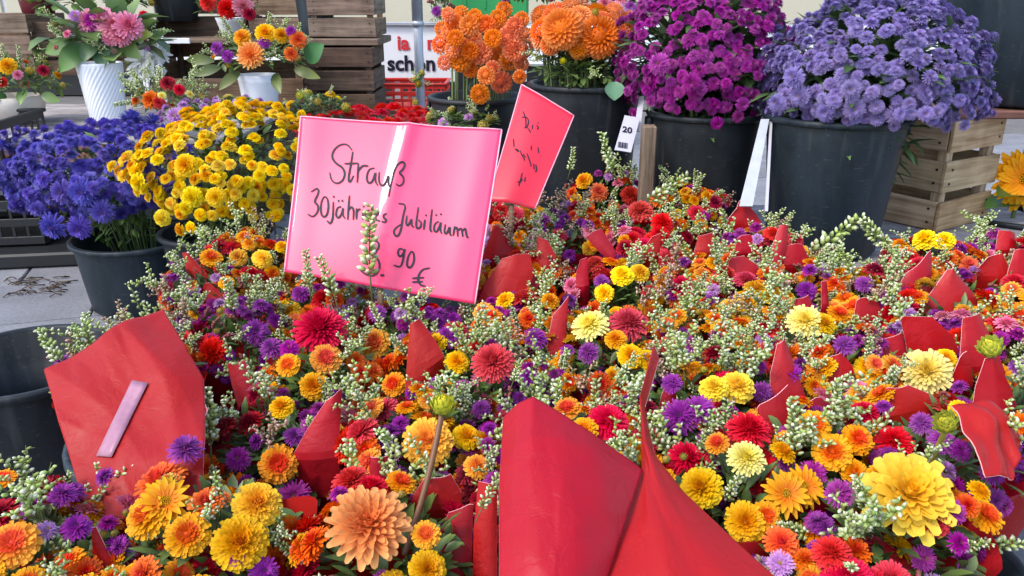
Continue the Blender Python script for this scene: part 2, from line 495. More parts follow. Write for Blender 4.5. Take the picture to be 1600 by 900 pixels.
def dahlia_mesh(name, seed, c_out, c_in, rings=8, n0=15, W=0.17, tip=0.25, L0=0.33, cup=0.6, ruf=7):
    r = random.Random(seed); m = MB()
    for k in range(rings):
        f = k / (rings - 1)
        n = int(n0 * (1 - f) + 5 * f)
        c1 = mixc(c_out, c_in, f); c0 = mixc(c1, c_in, .7)
        off = k * .5 * 2 * math.pi / n0 + r.random() * .2
        for i in range(n):
            m.petal(off + 2 * math.pi * i / n + r.uniform(-.06, .06), 0.17 * (1 - f) ** .8 + .012, .02 + f * .15, (L0 * (1 - f) + .1 * f) * r.uniform(.88, 1.08),
                    W * (1 - .55 * f) * r.uniform(.85, 1.1), R(2 + 74 * f ** .9 + r.uniform(-ruf, ruf)), R(r.uniform(-22, 4) * ruf / 7 + 16 * f), jit(r, c0), jit(r, c1), cup, 4, tip)
    m.blob((0, 0, .10), .085, None, 8, 1.2, c_in, c_in)
    m.blob((0, 0, -.04), .13, None, 8, .6, GRN, GRN)
    return m.mesh(name, M_PETAL)
def ball_mesh(name, seed, c_out, c_in, n=95, W=.12, L=.16, core=.3):
    r = random.Random(seed); m = MB()
    for i in range(n):
        th = math.acos(1 - 1.45 * (i + .5) / n); a = i * 2.39996
        f = 1 - th / 2
        c = mixc(c_out, c_in, max(0, f))
        m.petal(a, .33 * math.sin(th), .33 * math.cos(th) * .9, L * r.uniform(.85, 1.1) * (.6 + .4 * math.sin(th)), W * (.45 + .55 * math.sin(min(th, 1.57))), math.pi / 2 - th + R(14), R(-40),
                jit(r, mixc(c, c_in, .5)), jit(r, c), .8, 3, .45)
    m.blob((0, 0, -.02), core, None, 8, .9, c_in, c_in)
    return m.mesh(name, M_PETAL)
def aster_mesh(name, seed, c_out, c_in, ctr, rings=3, n0=26, W=.055, dome=.12, wide=False):
    r = random.Random(seed); m = MB()
    for k in range(rings):
        f = k / max(1, rings - 1)
        n = int(n0 * (1 - .5 * f)); off = r.random() * 6
        for i in range(n):
            c = jit(r, mixc(c_out, c_in, f * .6), .2)
            m.petal(off + 2 * math.pi * i / n + r.uniform(-.1, .1), .08 * (1 - .5 * f), .02 + dome * f * .6, (.38 - .17 * f) * r.uniform(.92, 1.06), W * r.uniform(.8, 1.3), R(8 + 48 * f + r.uniform(-12, 12)),
                    R(r.uniform(-35, 5)), mixc(c, c_in, .5), c, .4, 2, .5, wide)
    for i in range(9):
        t = math.sqrt((i + .5) / 9); a = i * 2.39996
        m.blob((.07 * t * math.cos(a), .07 * t * math.sin(a), dome * .7 + .03), .028, None, 4, 1, ctr, jit(r, ctr, .3))
    m.blob((0, 0, -.02), .09, None, 6, .8, GRND, GRN)
    return m.mesh(name, M_PETAL)
def daisy_mesh(name, seed, c_tip, c_base, ctr, n=15):
    r = random.Random(seed); m = MB()
    for k in range(2):
        for i in range(n):
            m.petal(k * .2 + 2 * math.pi * i / n + r.uniform(-.07, .07), .07, .02 + .03 * k, (.43 - .08 * k) * r.uniform(.9, 1.08), .145, R(8 + 14 * k + r.uniform(-8, 8)), R(-18), jit(r, c_base), jit(r, c_tip), .45, 4, .3)
    for i in range(40):
        t = math.sqrt((i + .5) / 40); a = i * 2.39996
        m.blob((.11 * t * math.cos(a), .11 * t * math.sin(a), .06 + .03 * (1 - t * t)), .018, None, 4, 1.3, jit(r, ctr), jit(r, c_tip, .3))
    m.blob((0, 0, -.03), .1, None, 7, .7, GRN, GRN)
    return m.mesh(name, M_PETAL)
def bud_mesh(name, seed, c_top, c_side):
    r = random.Random(seed); m = MB()
    for i in range(34):
        th = math.acos(1 - 1.1 * (i + .5) / 34); a = i * 2.39996
        m.petal(a, .30 * math.sin(th), .26 * math.cos(th), .22, .17, math.pi / 2 - th + R(38), R(28), jit(r, mixc(c_side, GRN, .3)), jit(r, mixc(c_top, c_side, th / 2)), .5, 3, .4)
    m.blob((0, 0, .05), .34, None, 9, .8, c_side, c_top)
    for i in range(8):
        m.petal(i * .785, .1, -.2, .42, .16, R(5), R(70), GRN, mixc(GRN, LIME, .5), .5, 3, .3)
    return m.mesh(name, M_PETAL)
def berry_mesh(name, seed, col):
    r = random.Random(seed); m = MB()
    for i in range(9):
        p = Vector((r.uniform(-.3, .3), r.uniform(-.3, .3), r.uniform(-.1, .35)))
        m.tube([(p.x * .2, p.y * .2, -.5), p], .018, 4, GRN)
        m.blob(p, .12, Vector((r.uniform(-.5, .5), r.uniform(-.5, .5), 1)).to_track_quat('Z', 'Y'), 6, 1.2, jit(r, col, .3), mixc(col, (.6, .3, .2), .25))
    return m.mesh(name, M_BUD)
def sprig_mesh(name, seed, nb=44, spread=.085, white=(0.84, 0.83, 0.66), green=(0.31, 0.40, 0.10), branch=False):
    """one upright spray of small closed white-green buds, unit length along +z"""
    r = random.Random(seed); m = MB()
    bx, by = r.uniform(-.28, .28), r.uniform(-.28, .28)
    def axis(t): return Vector((bx * t * t, by * t * t, t))
    m.tube([axis(t / 4) for t in range(5)], .013, 4, (.13, .15, .05), .006)
    lines = [(axis, 0.28, 1.0, nb, spread)]
    if branch:
        lines = [(axis, .45, 1.0, nb // 2, spread * .8)]
        for j in range(5):
            t0 = .25 + .13 * j; a = j * 2.4 + r.random()
            d = Vector((math.cos(a) * .34, math.sin(a) * .34, .42)); p0 = axis(t0)
            m.tube([p0, p0 + d * .5, p0 + d + Vector((0, 0, .04))], .008, 4, (.15, .18, .06), .004)
            lines.append((lambda t, p0=p0, d=d: p0 + d * t, .3, 1.0, nb // 6, spread * .7))
    for fn, t0, t1, n, sp in lines:
        for i in range(n):
            t = t0 + (t1 - t0) * (i + r.random() * .6) / n
            a = i * 2.39996 + r.uniform(-.3, .3)
            out = Vector((math.cos(a), math.sin(a), r.uniform(.35, .9))).normalized()
            p = fn(t); e = p + out * sp * (1.15 - .55 * t) * r.uniform(.75, 1.2)
            g = jit(r, green, .3); w = jit(r, mixc(green, white, r.choice((.1, .3, .6, .95, 1))), .1)
            m.add([p, p + Vector((.006, 0, .006)), e], [(0, 1, 2)], g)
            m.blob(e, r.uniform(.023, .037) * (1.15 - .35 * t), out.to_track_quat('Z', 'Y'), 5, r.uniform(1.5, 2.2), g, w, (.02, .7))
            if i % 2 == 0:
                m.leaf(p, out, (0, 0, 1), .11, .034, (.12, .19, .05), (.27, .38, .13), 2, .5)
    return m.mesh(name, M_BUD)
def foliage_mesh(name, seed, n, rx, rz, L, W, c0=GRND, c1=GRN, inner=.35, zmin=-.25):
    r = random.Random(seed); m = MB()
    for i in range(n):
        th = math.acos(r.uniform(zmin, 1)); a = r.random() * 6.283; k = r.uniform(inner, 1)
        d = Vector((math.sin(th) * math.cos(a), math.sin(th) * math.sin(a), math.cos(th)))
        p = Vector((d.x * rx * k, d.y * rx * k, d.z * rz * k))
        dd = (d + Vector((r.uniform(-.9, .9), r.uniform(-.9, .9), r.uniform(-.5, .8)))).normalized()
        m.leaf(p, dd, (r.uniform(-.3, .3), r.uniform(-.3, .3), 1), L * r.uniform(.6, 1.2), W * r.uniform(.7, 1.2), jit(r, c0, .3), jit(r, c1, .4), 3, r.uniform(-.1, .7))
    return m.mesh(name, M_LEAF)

LIB = {
    'ym': ('chrysanthemum', [mum_mesh("yellow_mum", 1 + i, (.92, .62, .03), (.87, .36, .01), 9, 42, .085, .24, (.86, .42, .01), (.8, .22, .01), -4, 82, .31, .9) for i in range(2)]),
    'yy': ('chrysanthemum', [mum_mesh("clear_yellow_mum", 5 + i, (1.0, .76, .03), (1.0, .68, .016), 7, 32, .11, .30, (1.0, .62, .012), None, -6, 84, .29, .9) for i in range(2)]),
    'om': ('chrysanthemum', [mum_mesh("orange_mum", 11 + i, (.91, .42, .016), (.76, .065, .012), 7, 40, .09, .12, (.88, .22, .01), (.70, .07, .012), 0, 46, .33, .95, (3.0, 1.0)) for i in range(3)]),
    'oy': ('chrysanthemum', [mum_mesh("amber_mum", 21 + i, (.91, .50, .018), (.86, .26, .012), 8, 40, .085, .2, (.86, .30, .01), None, -2, 78, .31, .9) for i in range(2)]),
    'or': ('chrysanthemum', [mum_mesh("rust_mum", 26 + i, (.88, .20, .016), (.66, .035, .014), 6, 34, .09, .16, (.66, .05, .012), RED, 0, 66, .33, .85) for i in range(2)]),
    'zr': ('zinnia', [mum_mesh("coral_zinnia", 31 + i, (.80, .06, .085), (.68, .03, .045), 10, 46, .06, .30, RED, None, -4, 84, .32, .7) for i in range(2)]),
    'wr': ('zinnia', [mum_mesh("red_zinnia", 36 + i, (.50, .015, .03), WINE, 7, 30, .085, .22, WINE, None, 0, 80, .32, .8) for i in range(2)]),
    'dO': ('dahlia', [dahlia_mesh("apricot_dahlia", 41, (.93, .45, .15), (.88, .22, .05), 11, 20, .14, .45)]),
    'dY': ('dahlia', [dahlia_mesh("yellow_dahlia", 42, (1.0, .80, .10), (1.0, .58, .03), 9, 18, .19, .62, .34, .35, 13)]),
    'as': ('aster', [aster_mesh("purple_aster", 51 + i, (.37, .055, .39), (.23, .022, .24), (.16, .03, .16), 5, 44, .052, .28) for i in range(3)]),
    'mg': ('aster', [aster_mesh("magenta_aster", 56 + i, (.46, .04, .36), (.29, .02, .20), (.3, .1, .1), 5, 40, .058, .28) for i in range(2)]),
    'li': ('aster', [aster_mesh("lilac_aster", 61 + i, LILAC, (.45, .18, .48), (.5, .35, .1), 5, 36, .06, .26) for i in range(2)]),
    'pk': ('chrysanthemum', [mum_mesh("pink_mum", 66, PINK, (.7, .12, .2), 6, 22, .11, .2, tip=.8)]),
    'pa': ('chrysanthemum', [mum_mesh("pale_mum", 71 + i, (.88, .80, .32), (.86, .66, .10), 8, 28, .095, .22, (.86, .66, .10), None, 2, 80, .36, .7) for i in range(2)]),
    'gb': ('daisy', [daisy_mesh("orange_daisy", 76 + i, (.90, .44, .012), ORD, (.5, .05, .01)) for i in range(2)]),
    'yb': ('dahlia_bud', [bud_mesh("dahlia_bud", 81, (.80, .66, .05), LIME)]),
    'gy': ('small_bud', [bud_mesh("closed_bud", 82, (.7, .45, .10), (.45, .38, .08))]),
    'be': ('berry_cluster', [berry_mesh("wine_berries", 86, (.16, .02, .03))]),
    'sp': ('filler_sprig', [sprig_mesh("bud_sprig", 191 + i, 40 + 6 * (i % 3), .09 + .012 * (i % 4)) for i in range(6)] + [sprig_mesh("bud_spray", 295 + i, 52 + 6 * (i % 3), .085 + .01 * (i % 4), branch=True) for i in range(6)]),
}
SPRIG_PINK = [sprig_mesh("blush_spray", 99 + i, 42, .10, (.80, .52, .46), (.30, .20, .10), branch=True) for i in range(2)]

def face_rot(n, spin):
    return (Vector(n).to_track_quat('Z', 'Y') @ Quaternion((0, 0, 1), spin)).to_euler()
def put(kind, parent, pos, nrm, dia, r=rnd, name=None, variant=None):
    nm, ms = LIB[kind]
    me = ms[variant if variant is not None else r.randrange(len(ms))]
    return part(name or nm, me, parent, Vector(pos) - parent.location, face_rot(nrm, r.random() * 6.28), dia)

# ------------------------------------------------------------------ ground
gm = MB(); gm.add([(-150, -150, -.014), (150, -150, -.014), (150, 150, -.014), (-150, 150, -.014)], [(0, 1, 2, 3)])
ground = part("paving", gm.mesh("paving", M_JOINT), None); ground['kind'] = 'structure'
slabs = []
for i in range(4):
    m = MB(); m.box(0, 0, -.02, .592, .392, .04, bev=.004); slabs.append(m.mesh("slab", M_STONE, False))
ga = R(17)
for j in range(-3, 17):
    for i in range(-8, 9):
        x = i * .6 + (.3 if j % 2 else 0) ; y = j * .4 + .1
        X = x * math.cos(ga) - y * math.sin(ga); Y = x * math.sin(ga) + y * math.cos(ga)
        if Y < -.2 or Y > 6.2 or X < -4.2 or X > 4.2: continue
        part("paving_slab", slabs[rnd.randrange(4)], ground, (X, Y, rnd.uniform(-.003, .001)), (0, 0, ga))
tw = MB()
for k in range(44):
    p = onz(rnd.uniform(15, 105), rnd.uniform(432, 462), .004); a = rnd.uniform(-.5, .9) + (3.14 if rnd.random() < .5 else 0)
    L = rnd.uniform(.015, .055)
    tw.tube([p, p + Vector((math.cos(a) * L * .5, math.sin(a) * L * .5, .006)), p + Vector((math.cos(a + .4) * L, math.sin(a + .4) * L, 0))], .0022, 4, (1, 1, 1))
lit = part("dark_mark_stems", tw.mesh("twigs", M_WOOD_DARK), None); lit['kind'] = 'stuff'  # thin dark stems added to stand for a dark mark on the slabs
tag(lit, "thin dark stems added in place of a dark mark on the grey paving slabs", "plant litter")

# ------------------------------------------------------------------ builders for containers
def bucket(loc, top_r, h, label, mat=None, cat="bucket", group=None, taper=.82, name="flower_bucket", rings=2):
    t = thing(name, label, cat, loc, group)
    mat = mat or M_BUCKET
    br = top_r * taper
    def rr(z): return br + (top_r - br) * z / h
    w = .004
    m = MB()
    prof = [(0.001, .004), (br - .008, .004), (br, .012)]
    for z in (h * .3, h * .6, h * .80): prof.append((rr(z), z))
    prof += [(rr(h - .016), h - .016)]
    prof += [(rr(h) - w, h - .005), (rr(h * .5) - w, h * .5), (br - w, .015), (.001, .013)]
    m.lathe(prof, 40)
    part("bucket_wall", m.mesh("bucket_wall", mat), t)
    m = MB()
    m.lathe([(rr(h) - .003, h - .016), (top_r + .008, h - .016), (top_r + .011, h - .012), (top_r + .011, h - .003), (top_r + .007, h), (top_r - .002, h), (top_r - .004, h - .005)], 40)
    part("rim", m.mesh("rim", mat), t)
    if rings > 1:
        for s_ in (-1, 1):
            m = MB(); m.box(s_ * (top_r + .006), 0, h - .035, .014, .05, .035, bev=.004)
            part("handle_lug", m.mesh("lug", mat), t)
    return t

def crate(loc, rz, w, d, h, mat, label, rows=3, group=None, name="wooden_crate", cat="crate", gap=.018, tilt=None, floor=True, front=True):
    """w along x, d along y; slats on four sides nailed to corner posts"""
    t = thing(name, label, cat, loc, group, rz)
    if tilt: t.rotation_euler = (tilt[0], tilt[1], rz)
    sh = (h - gap * (rows - 1)) / rows
    r = rnd
    def slat(L, x, y, z, rot, hh):
        m = MB(); m.box(0, 0, 0, L, .010, hh, bev=.0015)
        # a knotty, slightly bowed board
        ph = r.random() * 6
        vs = []
        for (a, b, c) in m.v: vs.append((a, b + .002 * math.sin(a * 9 + ph), c + .0016 * math.sin(a * 17 + ph) * (1 if c > 0 else -1)))
        m.v = vs
        part("slat", m.mesh("slat", mat, False), t, (x, y, z), (0, r.uniform(-.006, .006), rot))
    for k in range(rows):
        z = k * (sh + gap) + sh / 2
        if front: slat(w, 0, -d / 2 - .006, z, 0, sh)
        slat(w, 0, d / 2 + .006, z, 0, sh)
        slat(d - .002, -w / 2 + .006, 0, z, R(90), sh * .995); slat(d - .002, w / 2 - .006, 0, z, R(90), sh * .995)
    for sx in (-1, 1):
        for sy in (-1, 1):
            m = MB(); m.box(0, 0, 0, h * .985, .028, .028, bev=.002)
            part("corner_post", m.mesh("post", mat, False), t, (sx * (w / 2 - .028), sy * (d / 2 - .016), h / 2), (0, R(90), 0))
    nm_ = MB()
    for k in range(rows):
        for sx in (-1, 1):
            for dz in (-.22, .24):
                zc_ = k * (sh + gap) + sh * (.5 + dz)
                if front: nm_.box(sx * (w / 2 - .028) + r.uniform(-.006, .006), -d / 2 - .0115, zc_, .006, .002, .006)
                nm_.box(sx * (w / 2 + .0005), -d / 2 + .018 + r.uniform(-.004, .004), zc_, .002, .006, .006)
    nh = part('nail_heads', nm_.mesh('nails', M_DARK, False), t); nh['kind'] = 'stuff'
    if floor:
        for k in range(4):
            m = MB(); m.box(0, 0, 0, w - .05, d / 4 - .02, .008, bev=.001)
            part("floor_board", m.mesh("board", mat, False), t, (0, -d / 2 + d / 4 * (k + .5), .012))
    return t

# ------------------------------------------------------------------ far background
tr = thing("market_trailer", "long white and beige market trailer standing behind the flower display", "trailer", (0, 9.2, 0))
m = MB(); m.box(1, 0, 1.45, 15, 1.6, 2.3, bev=.02); part("trailer_body", m.mesh("body", M_WHITE, False), tr)
for k in range(10):
    m = MB(); m.box(0, 0, 0, 1.46, .03, .62, bev=.006); part("side_panel", m.mesh("panel", M_BEIGE, False), tr, (-5.75 + 1.5 * k, -.815, 1.02))
m = MB(); m.box(1, -.81, .66, 15, .05, .05, bev=.008); part("trim_strip", m.mesh("trim", M_WHITE, False), tr)
m = MB(); m.box(1, .0, .17, 14.6, 1.4, .34); part("skirt", m.mesh("skirt", M_DARK, False), tr)

# white board with printed words
def word_mesh(txt, size, depth=.002, offset=.012):
    cu = bpy.data.curves.new("w", 'FONT'); cu.body = txt; cu.size = size; cu.extrude = depth; cu.offset = offset * size; cu.resolution_u = 4
    ob = bpy.data.objects.new("w", cu); COL.objects.link(ob)
    dg = bpy.context.evaluated_depsgraph_get(); dg.update()
    me = bpy.data.meshes.new_from_object(ob.evaluated_get(dg))
    bpy.data.objects.remove(ob)
    return me
bp0 = at(588, 40, 5.6); bp1 = at(588, 131, 5.6)
bw = 1.05
sb = thing("advertising_board", "white board with red and black words behind the steel pole", "sign", (bp0.x + bw / 2, bp0.y, bp1.z))
bh = bp0.z - bp1.z
m = MB(); m.box(0, 0.015, bh / 2, bw, .03, bh, bev=.003); part("board", m.mesh("board", M_WHITE, False), sb)
m = MB(); m.box(0, -.002, bh + .012, bw + .02, .05, .022, bev=.003); part("top_rail", m.mesh("rail", M_STEEL, False), sb)
for txt, px, py, pxh, mat in (("ia", 619, 78, 28, M_INK_RED), ("n", 666, 78, 28, M_INK_RED), ("schön", 602, 112, 30, M_INK)):
    p = at(px, py, 5.6); me = word_mesh(txt, pxh * 5.6 / F * 1.08, .002, .028); me.materials.clear(); me.materials.append(mat)
    part("lettering", me, sb, (p.x - sb.location.x, -.004, p.z - sb.location.z), (R(90), 0, 0))
for sx in (-.4, .4):
    m = MB(); m.box(sx, .03, -bp1.z / 2 - .002, .04, .03, bp1.z - .004); part("board_leg", m.mesh("leg", M_STEEL, False), sb)

# steel pole
pp = at(656, 125, 4.6)
po = thing("awning_pole", "grey steel awning pole in front of the white lettered board", "pole", (pp.x, pp.y, 0))
m = MB(); m.tube([(0, 0, 0), (0, 0, 1.12)], .026, 16); part("lower_tube", m.mesh("tube", M_STEEL), po)
m = MB(); m.tube([(0, 0, .82), (0, 0, 2.6)], .031, 16); part("upper_tube", m.mesh("tube", M_STEEL), po)
m = MB(); m.tube([(0, 0, .808), (0, 0, .835)], .034, 16); part("collar", m.mesh("collar", M_STEEL), po)
m = MB(); m.box(0, 0, .01, .2, .2, .012, bev=.003); part("foot_plate", m.mesh("foot", M_STEEL, False), po)

# red plastic crates
def plastic_crate(loc, w, d, h, mat, label, cat="crate", name="plastic_crate", group=None, rz=0.0):
    t = thing(name, label, cat, loc, group, rz)
    m = MB(); m.box(0, 0, .008, w - .02, d - .02, .012); part("crate_floor", m.mesh("floor", mat, False), t)
    for nm, rot, L, off in (("side_wall", 0, w, -d / 2), ("side_wall", 0, w, d / 2), ("end_wall", 90, d - .016, -w / 2), ("end_wall", 90, d - .016, w / 2)):
        m = MB()
        for k in range(4): m.box(0, 0, h * (.07 + .29 * k), L, .008, h * .13, bev=.002)
        nb = max(4, int(L / .05))
        for k in range(nb + 1): m.box(-L / 2 + .006 + (L - .012) * k / nb, 0, h / 2, .010, .006, h * .98)
        part(nm, m.mesh("wall", mat, False), t, (0, off, 0) if rot == 0 else (off, 0, 0), (0, 0, R(rot)))
    m = MB()
    for sy in (-1, 1): m.box(0, sy * d / 2, h, w + .02, .022, .014, bev=.003)
    for sx in (-1, 1): m.box(sx * w / 2, 0, h + .001, .022, d - .02, .014, bev=.003)
    part("rim", m.mesh("rim", mat, False), t)
    return t
q0 = at(585, 131, 5.0)
for k in range(2):
    plastic_crate((q0.x + .22, q0.y + .2, q0.z - .16 - k * .17), .44, .34, .155, M_REDP, ("upper" if k == 0 else "lower") + " red plastic crate of the pair below the white lettered board", group="red crates below the lettered board")

# green bin behind the orange dahlias
g0 = at(703, 28, 4.7); g1 = at(826, 28, 4.7)
gb = thing("green_bin", "bright green plastic bin behind the small orange dahlias", "bin", ((g0.x + g1.x) / 2, g0.y + .2, 0))
gw = g1.x - g0.x
m = MB(); m.box(0, 0, g0.z + .3, gw, .40, .6, bev=.015); part("bin_body", m.mesh("body", M_GREEN, False), gb)
m = MB()
m.box(0, 0, g0.z + .61, gw + .03, .43, .03, bev=.008); part("lid", m.mesh("lid", M_GREEN, False), gb)
for k in range(3):
    m = MB(); m.box(-gw / 2 + gw * (k + .8) / 4, -.203, g0.z + .3, .012, .006, .5, bev=.002); part("rib", m.mesh("rib", M_GREEN, False), gb)
m = MB(); m.box(0, 0, g0.z / 2 + .01, gw * .9, .36, g0.z - .03, bev=.01); part("stand", m.mesh("stand", M_DARK, False), gb)

# ------------------------------------------------------------------ left wooden display
TZ = .457
tx0, tx1 = -3.3, -1.08
ty0 = 3.06
tb = thing("display_table", "low plank table with silvered boards under the ridged white vase", "table", ((tx0 + tx1) / 2, ty0 + .55, 0))
for k in range(9):
    m = MB(); m.box(0, 0, 0, tx1 - tx0 + rnd.uniform(-.03, .03), .112, .02, bev=.003)
    part("plank", m.mesh("plank", M_WOOD_GREY, False), tb, (0, -.49 + .12 * k, TZ - .011 + rnd.uniform(-.002, .002)), (0, 0, rnd.uniform(-.004, .004)))
m = MB(); m.box(0, 0, 0, tx1 - tx0, .022, .075, bev=.003); part("apron", m.mesh("apron", M_WOOD_RED, False), tb, (0, -.535, TZ - .062))
for sx in (-1, -.33, .33, 1):
    for sy in (-.45, .45):
        m = MB(); m.box(0, 0, 0, TZ - .03, .06, .06, bev=.004); part("leg", m.mesh("leg", M_WOOD_RED, False), tb, (sx * 1.02, sy, (TZ - .03) / 2), (0, R(90), 0))

def px_crate(x0, x1, ybot, ytop, zc, d, mat, label, rows=3, rz=0, **kw):
    a = at(x0, ybot, zc); b = at(x1, ybot, zc); top = ony((x0 + x1) / 2, ytop, a.y)
    return crate(((a.x + b.x) / 2, a.y + d / 2, a.z), rz, b.x - a.x, d, top.z - a.z, mat, label, rows, **kw)
GRP = "old wooden crates of the tiered display"
px_crate(-120, 60, 118, 22, 4.25, .36, M_WOOD_OLD, "weathered wooden crate at the left picture edge behind the cream bowl", 3, group=GRP)
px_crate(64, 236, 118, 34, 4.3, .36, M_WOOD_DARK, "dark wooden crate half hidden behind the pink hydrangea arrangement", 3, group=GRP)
cA = px_crate(246, 478, 166, 66, 4.25, .34, M_WOOD_OLD, "open fronted wooden crate behind the low white pot arrangement", 3, group=GRP, front=False)
a0 = at(246, 66, 4.25); a1 = at(478, 66, 4.25)
for k in range(3):
    m = MB(); m.box(0, 0, 0, a1.x - a0.x + .04, .118, .018, bev=.003)
    part("shelf_board", m.mesh("shelf", M_WOOD_OLD, False), cA, (0, -.14 + .125 * k, a0.z - cA.location.z + .012))
m = MB(); m.box(0, 0, 0, a1.x - a0.x, .012, .125, bev=.002); part("front_board", m.mesh("fb", M_WOOD_OLD, False), cA, (0, -.177, .08))
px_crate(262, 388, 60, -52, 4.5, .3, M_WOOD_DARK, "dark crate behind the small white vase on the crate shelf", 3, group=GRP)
px_crate(392, 484, 60, -48, 4.45, .3, M_WOOD_OLD, "brown crate standing on the shelf behind the red and pink bouquet", 3, group=GRP)
for k, (yb, yt) in enumerate(((176, 74), (57, -40))):
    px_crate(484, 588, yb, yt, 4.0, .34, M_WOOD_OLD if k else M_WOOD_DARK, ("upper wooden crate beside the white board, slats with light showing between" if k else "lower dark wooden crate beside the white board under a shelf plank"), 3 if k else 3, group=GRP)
sp0 = at(478, 66, 3.95); sp1 = at(592, 66, 3.95)
m = MB(); m.box(0, 0, 0, sp1.x - sp0.x, .44, .032, bev=.004)
tag(part("shelf_plank", m.mesh("plank", M_WOOD_OLD, False), None, ((sp0.x + sp1.x) / 2, sp0.y + .21, sp0.z)), "worn brown plank lying between the two crates beside the white board", "plank")
# support under the left crates
for nm, x0, x1, zc, ytop, d, lab in (("crate_base", 246, 590, 4.02, 178, .6, "dark wooden base box under the open fronted crates"),):
    a = at(x0, ytop, zc); b = at(x1, ytop, zc)
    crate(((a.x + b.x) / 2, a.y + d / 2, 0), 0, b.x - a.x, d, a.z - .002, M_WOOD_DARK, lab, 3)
# white upright slat with bracket
w0 = at(255, 112, 4.1); w1 = at(255, 58, 4.1)
wf = thing("white_trellis", "small white wooden trellis frame beside the dark crate opening", "trellis", (w0.x, w0.y - .1, TZ))
hh = w1.z - TZ
for dx in (-.05, 0.03):
    m = MB(); m.box(dx, 0, hh / 2, .028, .014, hh, bev=.002); part("post", m.mesh("post", M_WHITE, False), wf)
for zz in (.97,):
    m = MB(); m.box(.07, -.012, hh * zz, .26, .010, .026, bev=.002); part("rail", m.mesh("rail", M_WHITE, False), wf)
for zz in (.62, .78):
    m = MB(); m.box(-.01, .012, hh * zz, .15, .008, .02, rot=Matrix.Rotation(R(35), 3, 'Y')); part("brace", m.mesh("brace", M_WHITE, False), wf)

# black plastic crates at the left edge
l0 = at(42, 236, 3.0)
plastic_crate((l0.x - .36, l0.y + .16, .30), .5, .4, .225, M_DARK, "black plastic crate at the left edge beside the blue asters, upper of two", group="black crates by the blue asters", rz=R(6))
plastic_crate((l0.x - .30, l0.y + .16, .065), .56, .42, .245, M_DARK, "black slatted crate beneath the upper black crate at the left edge", group="black crates by the blue asters", rz=R(8))
m = MB(); m.box(0, 0, .03, 1.3, .62, .056, bev=.008)
tag(part("low_pallet", m.mesh("pallet", M_DARK, False), None, (l0.x - .48, l0.y + .12, 0), (0, 0, R(9))), "black low platform on the paving under the stacked crates", "platform")
# ------------------------------------------------------------------ pots and vases
def pot(loc, prof, mat, name, label, cat, wob=None, n=48, group=None, shell=True):
    m = MB(); m.lathe(prof, n, wob=wob)
    o = part(name, m.mesh(name, mat), None, loc)
    return tag(o, label, cat, group)
vp = at(170, 188, 3.5)
vh = .245; vr0, vr1 = .070, .092
def vprof(h, r0, r1, k=26):
    pr = [(.001, .002), (r0 * .94, 0), (r0, .006)]
    pr += [(r0 + (r1 - r0) * i / k, h * i / k) for i in range(1, k + 1)]
    pr += [(r1 - .007, h), (r1 - .012, h * .8), (r0 * .9, h * .1), (.001, h * .1)]
    return pr
pot((vp.x, vp.y, TZ), vprof(vh, vr0, vr1, 44), M_CERAMIC, "ridged_vase", "tall white vase with diagonal ridges on the plank table", "vase",
    wob=lambda a, z: 0.016 * math.sin(30 * a - z * 230) * (1 if .01 < z < vh - .012 else 0), n=180)
cp = at(18, 186, 3.42)
pot((cp.x, cp.y, TZ), [(.001, .002), (.07, 0), (.11, .02), (.135, .06), (.14, .09), (.133, .115), (.126, .117), (.128, .09), (.1, .03), (.001, .025)], M_CREAM, "cream_bowl",
    "cream rounded planter bowl at the left edge of the plank table", "bowl")
wp = at(408, 166, 3.75)
pot((wp.x, wp.y, wp.z), vprof(.145, .078, .093, 4), M_CERAMIC, "low_white_pot", "plain low white pot under the orange rose arrangement", "pot")
m = MB(); m.box(0, 0, 0, .3, .24, wp.z - .004, bev=.004)
tag(part("wooden_block", m.mesh("block", M_WOOD_DARK, False), None, (wp.x, wp.y, (wp.z - .004) / 2)), "dark wooden block carrying the low white pot", "block")
bp = at(348, 58, 4.2)
shz = a0.z + .021
pot((bp.x, a0.y + .1, shz), vprof(.1, .045, .075, 4), M_CERAMIC, "small_white_vase", "small white vase on the crate shelf under red and pink flowers", "vase")
dp = at(487, 53, 3.98)
pot((dp.x, dp.y + .12, sp0.z + .017), vprof(.24, .08, .1, 4), bucket_mat("blue_black_glaze", (.012, .022, .03), .6), "glazed_pot", "dark blue black glazed pot standing on the shelf plank", "pot")
mp_ = at(45, 22, 4.3)
pot((mp_.x, mp_.y + .1, mp_.z), vprof(.16, .08, .1, 4), M_MAROON, "maroon_pot", "maroon plant pot on the weathered crate at top left", "pot")
bk = at(260, 36, 4.25)
t = bucket((bk.x, bk.y + .16, bk.z), .135, .3, "black bucket on the dark crate beside the white trellis frame", rings=1)
t.scale = (.95, .95, 1)

# ------------------------------------------------------------------ foliage meshes shared by arrangements
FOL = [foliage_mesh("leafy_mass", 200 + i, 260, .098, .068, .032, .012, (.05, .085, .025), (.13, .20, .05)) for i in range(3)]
FOLBIG = foliage_mesh("broad_leaves", 210, 60, .15, .10, .10, .06, (.035, .075, .025), (.13, .22, .05), .55)

